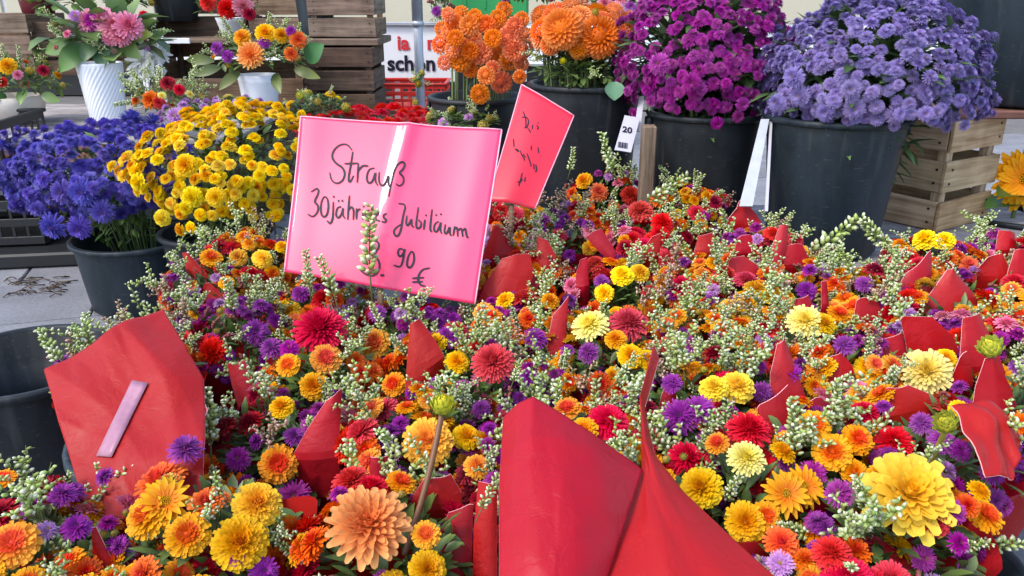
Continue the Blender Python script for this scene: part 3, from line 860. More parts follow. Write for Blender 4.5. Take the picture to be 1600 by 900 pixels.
def arrangement(px, py, zc, rx, rz, items, label, group=None, cat="arrangement", seed=1, leaves=None, nsp=10, lscale=1.0, splen=.11, spset=None, name="flower_arrangement", heads=20, dia=(.035, .05)):
    """items: list of hero (kind, px, py, diameter_px) plus a palette string for filling"""
    r = random.Random(seed)
    c = at(px, py, zc)
    t = thing(name, label, cat, c, group)
    hero, pal = items
    f = part("foliage", leaves or FOL[seed % 3], t, (0, 0, 0), (0, 0, r.random() * 6), (rx / .105 * lscale, rx / .105 * lscale, rz / .075 * lscale))
    f['kind'] = 'stuff'
    cols = []
    for (k, hx, hy, hd) in hero:
        z2 = zc - rx * 1.05
        p = at(hx, hy, z2); d = (p - c); 
        put(k, t, p, d.normalized() + Vector((0, -.55, .35)), hd * z2 / F, r)
        cols.append((hx, hy, hd * .5))
    for i in range(heads):
        th = math.acos(1 - 1.15 * (i + .5) / heads); a = i * 2.39996 + r.uniform(-.3, .3)
        d = Vector((math.sin(th) * math.cos(a), math.sin(th) * math.sin(a), math.cos(th)))
        p = c + Vector((d.x * rx, d.y * rx, d.z * rz)) * r.uniform(.9, 1.1)
        q = proj(p)
        if any((q[0] - a_) ** 2 + (q[1] - b_) ** 2 < (c_ * 1.1) ** 2 for a_, b_, c_ in cols): continue
        if pal: put(r.choice(pal), t, p, d + Vector((0, 0, .25)), r.uniform(*dia), r)
    for i in range(nsp):
        th = math.acos(1 - 1.1 * (i + .5) / nsp); a = i * 2.39996 + r.uniform(-.4, .4)
        d = Vector((math.sin(th) * math.cos(a), math.sin(th) * math.sin(a), math.cos(th)))
        p = Vector((d.x * rx, d.y * rx, d.z * rz)) * .65
        ms = spset or LIB['sp'][1]
        q = proj(c + p * 1.6)
        if any((q[0] - a_) ** 2 + (q[1] - b_) ** 2 < c_ ** 2 for a_, b_, c_ in cols) and d.y < 0: continue
        part("filler_sprig", ms[r.randrange(len(ms))], t, p, face_rot(d + Vector((0, 0, .3)), r.random() * 6), splen * r.uniform(.8, 1.2))
    return t
def big_leaf(t, px, py, zc, L, W, d, c0=(.04, .09, .03), c1=(.14, .25, .06)):
    m = MB(); m.leaf((0, 0, 0), d, (0, -1, .3), L, W, c0, c1, 6, .5)
    return part("leaf", m.mesh("leaf", M_LEAF), t, at(px, py, zc) - t.location)

A = arrangement(160, 70, 3.5, .20, .13, ([('pk', 140, 33, 40), ('pk', 178, 40, 46), ('pk', 200, 40, 46), ('pk', 160, 30, 40), ('pk', 188, 56, 34), ('mg', 145, 34, 36), ('li', 120, 28, 30), ('pk', 172, 58, 26)], ['pk', 'li', 'gy', 'mg']),
                "pink hydrangea arrangement with big green leaves in the ridged vase", seed=3, leaves=FOLBIG, lscale=.75, heads=14, nsp=11, splen=.12)
for (x, y, L, W, d, b) in ((135, 70, .20, .12, (-.5, -.5, -.45), 0), (160, 62, .16, .11, (.05, -.6, -.75), 1), (118, 66, .19, .09, (-.9, -.2, -.2), 0), (185, 62, .17, .10, (.6, -.5, -.35), 0), (200, 55, .14, .08, (.8, -.3, .1), 2), (150, 66, .14, .09, (-.2, -.7, -.4), 1)):
    big_leaf(A, x, y, 3.36, L * .78, W * .8, d, *(((.04, .09, .025), (.13, .23, .05)), ((.03, .075, .03), (.08, .16, .06)), ((.15, .2, .035), (.30, .36, .07)))[b])
A = arrangement(30, 135, 3.42, .17, .11, ([('oy', 12, 103, 30), ('pk', 28, 117, 16), ('wr', 68, 110, 20), ('zr', 3, 128, 18)], ['oy', 'pk', 'gy', 'be', 'or']), "mixed orange and pink arrangement in the cream bowl", seed=4, heads=16, nsp=12)
for (x, y, d) in ((40, 140, (0, -.6, -.3)), (8, 150, (-.7, -.4, -.3)), (65, 148, (.8, -.3, -.2)), (10, 150, (-.3, -.7, .1))): big_leaf(A, x, y, 3.3, .08, .045, d)
A = arrangement(408, 92, 3.75, .205, .105, ([('dO', 392, 86, 44), ('oy', 378, 58, 30), ('ym', 415, 52, 36), ('ym', 440, 55, 28), ('as', 413, 66, 24), ('as', 340, 76, 26), ('as', 356, 88, 24), ('or', 466, 62, 30), ('or', 455, 84, 24), ('as', 455, 50, 22)], ['ym', 'as', 'gy', 'gy', 'or']),
                "round arrangement with one orange rose, yellow and blue flowers in low white pot", seed=5, heads=16, nsp=20, splen=.13)
big_leaf(A, 480, 95, 3.6, .12, .09, (.55, -.5, .55), (.04, .13, .05), (.06, .2, .07))
for (x, y, d) in ((345, 105, (-.8, -.4, -.15)), (375, 112, (-.4, -.6, -.3)), (430, 115, (.2, -.7, -.3)), (460, 108, (.7, -.4, -.15)), (335, 95, (-.9, -.2, .1))): big_leaf(A, x, y, 3.62, .13, .05, d, (.05, .08, .02), (.16, .2, .05))
A = arrangement(262, 160, 3.15, .13, .075, ([('or', 235, 156, 30), ('zr', 248, 160, 22), ('wr', 262, 130, 26), ('pa', 253, 150, 14), ('zr', 280, 140, 20)], ['wr', 'or', 'pa', 'gy']), "small red and coral bunch between the ridged vase and yellow chrysanthemums", seed=6, heads=12, nsp=14, splen=.10)
A = arrangement(355, 12, 4.15, .15, .10, ([('zr', 325, 4, 30), ('zr', 355, 14, 34), ('pk', 380, 10, 34), ('wr', 390, 22, 22)], ['zr', 'pk', 'wr', 'gy']), "red and pink bunch in the small vase on the crate shelf", seed=7, heads=16, nsp=8)
A = arrangement(150, 0, 4.15, .30, .14, ([('or', 180, 4, 22), ('zr', 225, 25, 18)], ['gy', 'or', 'pa', 'gy', 'zr']), "loose greenish bunch with pink buds at the top left behind hydrangeas", seed=8, heads=14, nsp=26, splen=.16)
# white starry flowers
A = arrangement(222, 104, 3.85, .10, .06, ([], ['pa']), "white lily like bunch beside the ridged vase", seed=9, heads=0, nsp=2)
wl = [daisy_mesh("white_lily", 301, (.82, .84, .86), (.7, .74, .72), (.7, .7, .5), 8)]
for (x, y, d) in ((222, 95, 52), (240, 90, 44), (214, 118, 40), (252, 84, 34), (232, 112, 34)):
    part("lily", wl[0], A, at(x, y, 3.72) - A.location, face_rot((rnd.uniform(-.4, .4), -1, rnd.uniform(.1, .7)), rnd.random() * 6), d * 3.72 / F)

# ------------------------------------------------------------------ dense flower mounds in the buckets
CACHE = {}
def mound(base, centre, rad, kinds, n, dia, label, name, cat, leaf_cols=(GRND, GRN), seed=1, cut=1.45, fol=240, group=None, extra=(), front=None, lumpy=.14, stems=22, L=.06, skirt=.5):
    """n flower heads over a lumpy half ellipsoid; heads, stems and foliage are parts of one cut bunch"""
    r = random.Random(seed)
    base = Vector(base); c = Vector(centre)
    t = thing(name, label, cat, base, group)
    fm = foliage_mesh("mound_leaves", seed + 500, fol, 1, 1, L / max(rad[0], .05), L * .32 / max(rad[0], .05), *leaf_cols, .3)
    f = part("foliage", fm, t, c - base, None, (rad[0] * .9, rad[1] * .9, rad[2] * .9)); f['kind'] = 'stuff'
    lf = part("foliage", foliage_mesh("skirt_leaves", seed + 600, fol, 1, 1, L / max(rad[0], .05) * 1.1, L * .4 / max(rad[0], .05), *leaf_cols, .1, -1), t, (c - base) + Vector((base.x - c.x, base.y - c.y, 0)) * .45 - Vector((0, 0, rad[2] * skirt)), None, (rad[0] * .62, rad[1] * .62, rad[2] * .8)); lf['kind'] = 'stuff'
    m = MB()
    for k in range(stems):
        a = r.random() * 6.28; q = math.sqrt(r.random())
        m.tube([Vector((math.cos(a) * .05 * q, math.sin(a) * .05 * q, .06)), (c - base) * .6 + Vector((math.cos(a) * .1 * q, math.sin(a) * .1 * q, 0)), (c - base) + Vector((math.cos(a) * rad[0] * .75 * q, math.sin(a) * rad[1] * .75 * q, rad[2] * .3))], .003, 4)
    s_ = part("stems", m.mesh("stems", M_STEM), t); s_['kind'] = 'stuff'
    cnt = 0
    off = r.random() * 6
    rest = MB()
    order = sorted(range(n), key=lambda i: math.sin(math.acos(1 - cut * (i + .5) / n)) * math.sin(i * 2.39996 + off))
    for i in order:
        th = math.acos(1 - cut * (i + .5) / n); a = i * 2.39996 + off
        d = Vector((math.sin(th) * math.cos(a), math.sin(th) * math.sin(a), math.cos(th)))
        d = (d + Vector((r.uniform(-1, 1), r.uniform(-1, 1), r.uniform(-1, 1))) * .10).normalized()
        k = 1 + lumpy * (noise.noise(d * 2.3 + Vector((seed, 0, 0))) + .5 * noise.noise(d * 5.1 + Vector((0, seed, 0)))) + r.uniform(-.06, .06)
        if d.y > .3 and d.z < .62 : continue
        p = c + Vector((d.x * rad[0], d.y * rad[1], d.z * rad[2])) * k
        nn = Vector((d.x / rad[0], d.y / rad[1], d.z / rad[2])).normalized()
        nn = nn + Vector((r.uniform(-.35, .35), r.uniform(-.35, .35), .35))
        kd = r.choice(kinds); ds = r.uniform(*dia)
        if cnt < 285:
            put(kd, t, p, nn, ds, r); cnt += 1
        else:                                              # the hidden and topmost remainder of one kind
            me = LIB[kd][1][r.randrange(len(LIB[kd][1]))]
            Mx = Matrix.Translation(p - base) @ face_rot(nn, r.random() * 6).to_matrix().to_4x4() @ Matrix.Scale(ds, 4)
            if me.name not in CACHE: CACHE[me.name] = ([v.co.copy() for v in me.vertices], [tuple(q.vertices) for q in me.polygons], [tuple(q.color)[:3] for q in me.color_attributes["Col"].data])
            cv, cf, cc_ = CACHE[me.name]
            rest.add([Mx @ v for v in cv], cf, cc_)
    if rest.v:
        o_ = part(LIB[kinds[0]][0] + "_mass", rest.mesh("mass", M_PETAL), t); o_['kind'] = 'stuff'
    for (k, x, y, dpx, zc) in extra:
        p = at(x, y, zc)
        put(k, t, p, (p - c).normalized() + Vector((0, -.3, .1)), dpx * zc / F, r)
    return t

LIB['lv'] = ('aster', [aster_mesh("lavender_aster", 401 + i, (.36, .29, .58), (.22, .165, .42), (.34, .24, .30), 5, 40, .062, .30) for i in range(3)])
LIB['bl'] = ('aster', [aster_mesh("blue_aster", 411 + i, (.17, .14, .54), (.095, .07, .37), (.20, .10, .30), 5, 42, .058, .34) for i in range(3)])
LIB['mm'] = ('aster', [aster_mesh("violet_aster", 421 + i, (.46, .055, .37), (.31, .028, .23), (.3, .08, .12), 5, 36, .065, .30) for i in range(3)])

BEN = .345
# bench under the right-hand buckets
b0 = at(1340, 384, 1.84)
bn = thing("display_bench", "low grey plank bench under the lavender bucket and the tan crate", "bench", (1.0, b0.y + .36, 0))
for k in range(6):
    m = MB(); m.box(0, 0, 0, 1.15, .115, .02, bev=.003); part("plank", m.mesh("plank", M_WOOD_GREY, False), bn, (0, -.29 + .122 * k, BEN - .012), (0, 0, rnd.uniform(-.003, .003)))
for sx in (-.5, .5):
    for sy in (-.28, .28):
        m = MB(); m.box(0, 0, 0, BEN - .026, .05, .05, bev=.003); part("leg", m.mesh("leg", M_WOOD_OLD, False), bn, (sx, sy, (BEN - .026) / 2), (0, R(90), 0))

lb = at(1308, 177, 2.0)
bucket((lb.x, lb.y, BEN), .168, lb.z - BEN, "black bucket holding the pale lavender asters beside the tan crate", M_BUCKET_BLUE, taper=.80)
c_l = at(1362, 112, 2.0)
mound((lb.x, lb.y, BEN), (c_l.x, c_l.y, c_l.z - .03), (.255, .25, .20), ['lv'], 900, (.029, .041), "large dome of pale lavender asters in the bucket by the tan crate", "aster_bunch", "flowers", seed=21, cut=1.34, lumpy=.13, fol=900, L=.085, leaf_cols=((.03, .055, .02), (.085, .14, .045)),
      extra=[('lv', 1215, 160, 34, 1.87), ('lv', 1250, 150, 36, 1.85), ('lv', 1290, 175, 34, 1.83), ('lv', 1335, 170, 38, 1.80), ('lv', 1400, 178, 38, 1.80), ('lv', 1440, 165, 34, 1.82), ('lv', 1240, 120, 38, 1.83), ('lv', 1330, 140, 36, 1.78), ('lv', 1475, 190, 26, 1.9)])
mb = at(1103, 172, 2.2)
bucket((mb.x, mb.y, BEN), .150, mb.z - BEN, "black bucket holding the magenta asters between the two white strips", M_BUCKET, taper=.84)
c_m = at(1098, 85, 2.2)
mound((mb.x, mb.y, BEN), (c_m.x, c_m.y, c_m.z - .03), (.225, .22, .23), ['mm'], 800, (.028, .041), "tall bunch of magenta purple asters left of the lavender dome", "aster_bunch", "flowers", seed=22, cut=1.44, lumpy=.16, fol=900, L=.085, leaf_cols=((.03, .055, .02), (.085, .14, .045)),
      extra=[('mm', 1160, 162, 26, 2.0), ('mm', 1120, 192, 24, 2.03), ('mm', 1080, 128, 34, 1.98), ('mm', 1030, 100, 40, 2.0)])
ob = at(915, 128, 2.35)
bucket((ob.x, ob.y, BEN), .160, ob.z - BEN, "black bucket holding the large salmon orange dahlias behind the red sign", M_BUCKET, taper=.86)
LIB['do'] = ('dahlia', [ball_mesh("salmon_dahlia", 431 + i, (.93, .40, .15), (.88, .24, .06), 150, .11, .15, .28) for i in range(2)])
LIB['ob'] = ('dahlia', [ball_mesh("orange_ball_dahlia", 436 + i, (.93, .38, .14), (.88, .20, .045), 64, .19, .2, .26) for i in range(2)])
c_o = at(905, 65, 2.35)
mound((ob.x, ob.y, BEN), (c_o.x, c_o.y, c_o.z - .03), (.15, .13, .10), ['do'], 12, (.055, .07), "bunch of large salmon orange dahlias on bare stems in a black bucket", "dahlia_bunch", "flowers", seed=23, cut=.9, fol=260, stems=60,
      extra=[('do', 878, 46, 70, 2.2), ('do', 936, 58, 72, 2.22), ('do', 848, 50, 48, 2.3), ('do', 972, 60, 46, 2.3), ('do', 985, 34, 38, 2.4), ('do', 845, 24, 38, 2.4), ('do', 905, 28, 46, 2.3), ('do', 960, 20, 38, 2.4), ('do', 905, 72, 40, 2.22), ('do', 860, 70, 36, 2.25), ('do', 868, 22, 46, 2.35), ('do', 932, 24, 46, 2.4), ('do', 958, 40, 44, 2.3), ('do', 898, 10, 44, 2.45), ('yb', 880, 95, 14, 2.2), ('gy', 930, 20, 16, 2.2)], leaf_cols=((.04, .06, .02), (.12, .15, .05)))
d_ = bpy.data.objects[:]
og = arrangement(905, 118, 2.3, .13, .06, ([], []), "dull green stems and leaves below the salmon dahlias in the bucket", seed=12, heads=0, nsp=3, splen=.08)
big_leaf(og, 960, 128, 2.18, .05, .055, (0, -.5, -.8), (.10, .24, .12), (.16, .32, .17))
sb_ = at(745, 130, 2.75)
bucket((sb_.x, sb_.y, BEN - .1), .16, sb_.z - BEN + .06, "black bucket holding the small orange ball dahlias", M_DARK, taper=.86)
c_s = at(755, 75, 2.7)
hd = [(720, 20, 22), (742, 26, 22), (778, 28, 24), (690, 45, 22), (735, 80, 26), (765, 78, 26), (788, 76, 26), (708, 78, 24), (815, 30, 22), (822, 55, 22), (770, 108, 24), (735, 108, 24), (700, 22, 20), (776, 45, 24), (709, 35, 26), (760, 38, 26), (734, 40, 30), (688, 70, 26), (720, 95, 32), (712, 60, 24), (750, 82, 34), (740, 62, 26), (776, 92, 30), (795, 60, 34), (803, 78, 32), (805, 40, 26), (795, 95, 28), (815, 100, 22), (760, 118, 26), (783, 128, 32), (750, 147, 28), (788, 15, 24), (770, 60, 26), (695, 98, 22), (820, 75, 26), (728, 75, 26), (700, 50, 22), (812, 120, 20)]
mound((sb_.x, sb_.y, BEN - .1), (c_s.x, c_s.y, c_s.z), (.14, .12, .10), ['ob'], 6, (.05, .06), "cluster of small bright orange ball dahlias beside the steel pole", "dahlia_bunch", "flowers", seed=24, cut=.6, fol=150, stems=40,
      extra=[('ob', x, y, d * 1.1, 2.52 + rnd.uniform(-.06, .1)) for x, y, d in hd], leaf_cols=((.015, .03, .012), (.05, .08, .03)))
m_ = arrangement(690, 22, 3.3, .045, .12, ([('as', 683, 18, 20), ('pa', 690, 18, 12), ('as', 692, 40, 14)], ['be']), "dark leafed plant with purple flowers beside the pole top", seed=13, heads=8, nsp=1, splen=.05)
arrangement(968, 15, 2.75, .11, .09, ([('li', 965, 20, 34), ('li', 985, 25, 30), ('pk', 945, 5, 24), ('as', 985, 12, 22)], ['li', 'li', 'pk', 'as']), "pale lilac asters behind the salmon dahlias at the top edge", seed=14, heads=30, nsp=6, cat="flowers", name="aster_bunch")
arrangement(838, -8, 2.9, .12, .08, ([], ['wr', 'as', 'mg']), "dark purple bunch at the top edge behind salmon dahlias", seed=15, heads=26, nsp=3, cat="flowers", name="aster_bunch")

# tan crate with plank and big dark pot
ck = at(1487, 190, 2.16); ckb = at(1462, 360, 2.16)
cw, cd, ch = .27, .30, ck.z - BEN
ang = R(33)
# near corner of the crate at ck; rotate about it
def corner_to_centre(p, w, d, a):
    v = Vector((w / 2 * math.cos(a) - d / 2 * math.sin(a), w / 2 * math.sin(a) + d / 2 * math.cos(a), 0))
    return p + v
cc = corner_to_centre(Vector((ck.x, ck.y, BEN)), cw, cd, ang)
TC = crate((cc.x, cc.y, BEN), ang, cw, cd, ch, M_WOOD_TAN, "tan slatted wooden crate under the big dark pot at right", 3, gap=.028)
pk = at(1540, 183, 2.12)
m = MB(); m.box(0, 0, 0, .74, .30, .022, bev=.004)
PLK = part("worn_plank", m.mesh("plank", M_WOOD_RED, False), None, (cc.x + .16, cc.y - .02, ck.z + .013), (0, R(.6), R(5)))
tag(PLK, "worn reddish brown plank lying on top of the tan crate", "plank")
bpz = ck.z + .026
bpp = at(1555, 168, 2.42)
bucket((bpp.x, bpp.y - .06, bpz), .245, .42, "big dark slate pot at the top right corner standing on the plank", M_BUCKET_BLUE, taper=.78, cat="pot", name="large_pot", rings=1)

# wooden post and white strips between the buckets
q = at(1010, 275, 2.12)
m = MB(); m.box(0, 0, 0, at(1010, 150, 2.12).z - .1, .045, .035, bev=.003)
tag(part("wooden_stake", m.mesh("stake", M_WOOD_OLD, False), None, (q.x, q.y, (at(1010, 170, 2.12).z) / 2), (0, R(90), 0)), "brown wooden stake between the dahlia bucket and the magenta aster bucket", "stake")
def strip(pts, zc0, zc1, label, name="white_strip", mat=M_WHITE, thick=.003, cat="label"):
    """a flat thing with real thickness: four photo corners (tl, tr, br, bl), top and bottom depths"""
    P = [at(*pts[0], zc0), at(*pts[1], zc0), at(*pts[2], zc1), at(*pts[3], zc1)]
    n = (P[1] - P[0]).cross(P[3] - P[0]).normalized() * thick
    c = sum(P, Vector()) / 4
    m = MB(); m.add([p - c for p in P] + [p - c + n for p in P], [(0, 1, 2, 3), (7, 6, 5, 4), (0, 4, 5, 1), (1, 5, 6, 2), (2, 6, 7, 3), (3, 7, 4, 0)])
    o = part(name, m.mesh(name, mat, False), None, c)
    tag(o, label, cat)
    return o, P, n, c
strip([(1189, 186), (1202, 186), (1176, 322), (1155, 322)], 1.97, 1.84, "white plastic strip leaning between the magenta and lavender buckets", "plant_label", M_STRIP)
strip([(1203, 188), (1207, 188), (1200, 330), (1195, 330)], 1.98, 1.86, "thin pale stick beside the white plastic strip", "label_stick", M_LABEL, .004, "stick")
o, P, n, c = strip([(976, 180), (1000, 184), (986, 238), (960, 234)], 2.13, 2.08, "white paper label with printed number 20 in front of the dahlia bucket", "paper_label", M_LABEL, .002)
strip([(999, 150), (1007, 150), (1000, 205), (990, 205)], 2.17, 2.13, "narrow pale label edge standing behind the printed label", "label_stick", M_LABEL, .003, "label")
me = word_mesh("20", .026, .0006, .03); me.materials.clear(); me.materials.append(M_INK)
ux = (P[1] - P[0]).normalized(); uz = (P[0] - P[3]).normalized(); un = ux.cross(uz)
M3 = Matrix((ux, uz, un)).transposed()
part("number_print", me, o, (P[3] + (P[0] - P[3]) * .52 + ux * .006) - c + un * .0012, M3.to_euler())
m = MB()
for k in range(11):
    w_ = .0008 + .0012 * (k * 7 % 3) / 2
    m.box(.008 + k * .0024, 0.018, 0, w_, .018, .0006)
part("bar_marks", m.mesh("bars", M_INK, False), o, P[3] - c + un * .0014, M3.to_euler())

# sunflower at the right edge
sf = at(1600, 280, 2.35)
st = thing("sunflower", "orange yellow sunflower at the right picture edge beside the tan crate", "flower", (sf.x, sf.y, 0))
sm_ = daisy_mesh("sunflower_head", 451, (.88, .45, .012), (.80, .27, .008), (.14, .05, .01), 34)
part("flower_head", sm_, st, (0, 0, sf.z), face_rot((-.15, -1, .25), 0), .19)
m = MB(); m.tube([(0, .02, 0), (.01, .03, sf.z * .6), (0, .01, sf.z)], .007, 6); part("stem", m.mesh("stem", M_STEM), st)
for (z, dx) in ((sf.z - .08, -.7), (sf.z - .16, .7), (sf.z - .06, -.4)):
    m = MB(); m.leaf((0, 0, 0), (dx, -.3, .3), (0, -.2, 1), .13, .09, (.03, .09, .02), (.08, .19, .04), 5, .6); part("leaf", m.mesh("leaf", M_LEAF), st, (0, 0, z))
bucket((sf.x + .02, sf.y + .02, 0), .15, .36, "black bucket below the sunflower at the right edge", rings=1)

# ------------------------------------------------------------------ left buckets
ab = at(213, 366, 2.62); abz = 0.0
bucket((ab.x, ab.y, 0), .192, ab.z, "black bucket on the paving holding the deep blue violet asters", M_BUCKET_BLUE, taper=.86)
c_b = at(168, 268, 2.62)
mound((ab.x, ab.y, 0), (c_b.x, c_b.y + .03, c_b.z - .02), (.285, .27, .165), ['bl'], 560, (.038, .058), "sprawling bunch of deep blue violet asters in the left bucket", "aster_bunch", "flowers", seed=31, cut=1.4, fol=560, lumpy=.3,
      extra=[('bl', 85, 352, 50, 2.42), ('bl', 125, 355, 44, 2.4), ('bl', 160, 330, 44, 2.4), ('bl', 210, 290, 42, 2.38), ('bl', 130, 300, 52, 2.38), ('bl', 100, 300, 46, 2.38), ('bl', 30, 300, 50, 2.5), ('bl', 60, 320, 44, 2.45), ('bl', 15, 280, 44, 2.55), ('bl', 235, 195, 46, 2.75), ('bl', 262, 205, 40, 2.75), ('bl', 205, 190, 46, 2.75)])
yc = at(356, 268, 2.35)
yb_ = (at(345, 400, 2.5).x, yc.y + .05, 0)
bucket(yb_, .16, .30, "black bucket holding the yellow button chrysanthemums behind the pink sign", rings=1)
mound(yb_, (yc.x, yc.y + .08, yc.z - .03), (.27, .26, .205), ['yy', 'yy', 'yy', 'yy', 'ym'], 520, (.030, .045), "bushy bunch of small yellow button chrysanthemums left of the pink sign", "chrysanthemum_bunch", "flowers", seed=32, lumpy=.3, cut=1.38, fol=480,
      extra=[('yy', 253, 341, 32, 2.1), ('yy', 300, 308, 38, 2.08), ('yy', 337, 308, 36, 2.07), ('yy', 290, 325, 26, 2.12), ('yy', 215, 285, 34, 2.2), ('yy', 212, 268, 30, 2.22), ('yy', 190, 252, 18, 2.25), ('ym', 290, 258, 40, 2.08)])
mb2 = arrangement(300, 182, 2.9, .11, .05, ([('li', 275, 182, 34), ('li', 320, 190, 30)], ['li']), "pale pink mums behind the blue asters beside the ridged vase", seed=16, heads=22, nsp=0, cat="flowers", name="chrysanthemum_bunch")
mb3 = arrangement(368, 170, 3.0, .10, .045, ([('li', 372, 165, 26), ('li', 390, 172, 26), ('li', 358, 175, 24)], ['li', 'pa']), "pale pink small mums just below the low white pot", seed=17, heads=20, nsp=0, cat="flowers", name="chrysanthemum_bunch")
rr = at(600, 190, 2.9)
bucket((rr.x, rr.y, 0), .17, .34, "black bucket behind the pink sign holding bright red flowers", rings=1)
LIB['rd'] = ('chrysanthemum', [mum_mesh("bright_red_mum", 461 + i, (.80, .03, .04), (.55, .015, .02), 6, 20, .09, .2) for i in range(2)])
mound((rr.x, rr.y, 0), (rr.x, rr.y, rr.z - .03), (.30, .2, .075), ['rd'], 170, (.045, .06), "low bunch of bright red flowers just behind the pink sign", "chrysanthemum_bunch", "flowers", seed=33, cut=1.1, fol=140)
arrangement(722, 190, 2.6, .12, .03, ([('gy', 650, 160, 14)], ['gy', 'li', 'wr', 'gy']), "thin budding stems between pink sign and orange dahlias", seed=18, heads=12, nsp=9, splen=.06)
bs = arrangement(500, 172, 2.7, .10, .05, ([('yb', 470, 150, 18)], ['gy', 'yy']), "green budded stems above the yellow chrysanthemums", seed=19, heads=8, nsp=5, splen=.06)
arrangement(655, 132, 3.4, .018, .05, ([], ['gy']), "narrow yellow green twig tied at the foot of the steel pole", seed=20, heads=3, nsp=6, splen=.05)

# ------------------------------------------------------------------ empty bucket front left
eb = at(35, 560, 1.56)
bucket((eb.x, eb.y, eb.z - .33), .168, .33, "empty black bucket at the left edge in front of the asters", M_BUCKET, taper=.82)

# ------------------------------------------------------------------ paper sheets
def lerp_poly(pl, t):
    if len(pl) == 1: return pl[0]
    ds = [(pl[i + 1] - pl[i]).length for i in range(len(pl) - 1)]; tot = sum(ds) or 1
    x = t * tot
    for i, d in enumerate(ds):
        if x <= d or i == len(ds) - 1:
            return pl[i].lerp(pl[i + 1], min(1, x / d if d > 1e-9 else 0))
        x -= d
def smooth_poly(pl, k=2):
    for _ in range(k):
        if len(pl) < 3: return pl
        out = [pl[0]]
        for i in range(len(pl) - 1):
            out += [pl[i].lerp(pl[i + 1], .25), pl[i].lerp(pl[i + 1], .75)]
        out.append(pl[-1]); pl = out
    return pl
def sheet_grid(top, right, bottom, left, n=22, bulge=.0, wr=.003, seed=0, smooth=True, freq=14, crease=0.0):
    """Coons patch: top/bottom run left to right, left/right run top to bottom"""
    E = [smooth_poly(e) if smooth else e for e in (top, right, bottom, left)]
    T, Rr, B, L = E
    fr_ = random.Random(int(seed * 131) + 7)
    folds = []
    for k in range(13):
        a = fr_.uniform(0, math.pi)
        fx, fy = math.cos(a), math.sin(a)
        folds.append((fx, fy, fx * fr_.uniform(.1, .9) + fy * fr_.uniform(.1, .9), fr_.choice((-1, 1)) * fr_.uniform(.25, 1), fr_.uniform(.10, .38)))
    G = []
    nrm = (T[-1] - T[0]).cross(B[0] - T[0])
    nrm = nrm.normalized() if nrm.length > 1e-9 else Vector((0, -1, 0))
    if nrm.dot(Vector((0, -1, .5))) < 0: nrm = -nrm
    for j in range(n + 1):
        v = j / n; row = []
        for i in range(n + 1):
            u = i / n
            p = lerp_poly(T, u) * (1 - v) + lerp_poly(B, u) * v + lerp_poly(L, v) * (1 - u) + lerp_poly(Rr, v) * u
            p = p - (T[0] * (1 - u) * (1 - v) + T[-1] * u * (1 - v) + B[0] * (1 - u) * v + B[-1] * u * v)
            w = .7 * noise.noise(p * freq + Vector((seed, seed * .7, 0))) + .35 * noise.noise(p * freq * 2.3 + Vector((0, seed, 3))) - .9 * abs(noise.noise(p * freq * .8 + Vector((seed, 5, seed)))) - .5 * abs(noise.noise(p * freq * 1.9 + Vector((2, seed, seed))))
            if crease:
                w = .12 * w
                for (fx, fy, fc, fa, fw) in folds:
                    w += crease * fa * max(0, 1 - abs(u * fx + v * fy - fc) / fw)
            p = p + nrm * (bulge * 4 * u * (1 - u) * (1 - (v - .5) ** 2 * 2) + wr * w)
            row.append(p)
        G.append(row)
    return G, nrm
def grid_mesh(G, origin, name, mats, thick=.0008, nrm=None, smooth=True):
    n = len(G) - 1; k = len(G[0])
    m = MB()
    off = nrm * thick
    fr = [p - origin for row in G for p in row]; bk_ = [p - off for p in fr]
    N_ = len(fr)
    vs = fr + bk_; fs = []
    for j in range(n):
        for i in range(k - 1):
            a = j * k + i
            fs.append((a, a + 1, a + k + 1, a + k)); fs.append((N_ + a + k, N_ + a + k + 1, N_ + a + 1, N_ + a))
    m.add(vs, fs)
    m.cur = 1
    rim = [i for i in range(k)] + [j * k + k - 1 for j in range(1, n + 1)] + [n * k + i for i in range(k - 2, -1, -1)] + [j * k for j in range(n - 1, 0, -1)]
    ef = []
    for a, b in zip(rim, rim[1:] + rim[:1]): ef.append((b, a, N_ + a, N_ + b))
    b0_ = 0
    m.f.extend(ef); m.mi.extend([1] * len(ef))
    return m.mesh(name, mats, smooth)
PAPER_POLYS = []          # (polygon in photo pixels, nearest depth) so loose stems do not poke through hero papers
def in_poly(x, y, poly):
    c = False; j = len(poly) - 1
    for i in range(len(poly)):
        if (poly[i][1] > y) != (poly[j][1] > y) and x < (poly[j][0] - poly[i][0]) * (y - poly[i][1]) / (poly[j][1] - poly[i][1] + 1e-9) + poly[i][0]: c = not c
        j = i
    return c

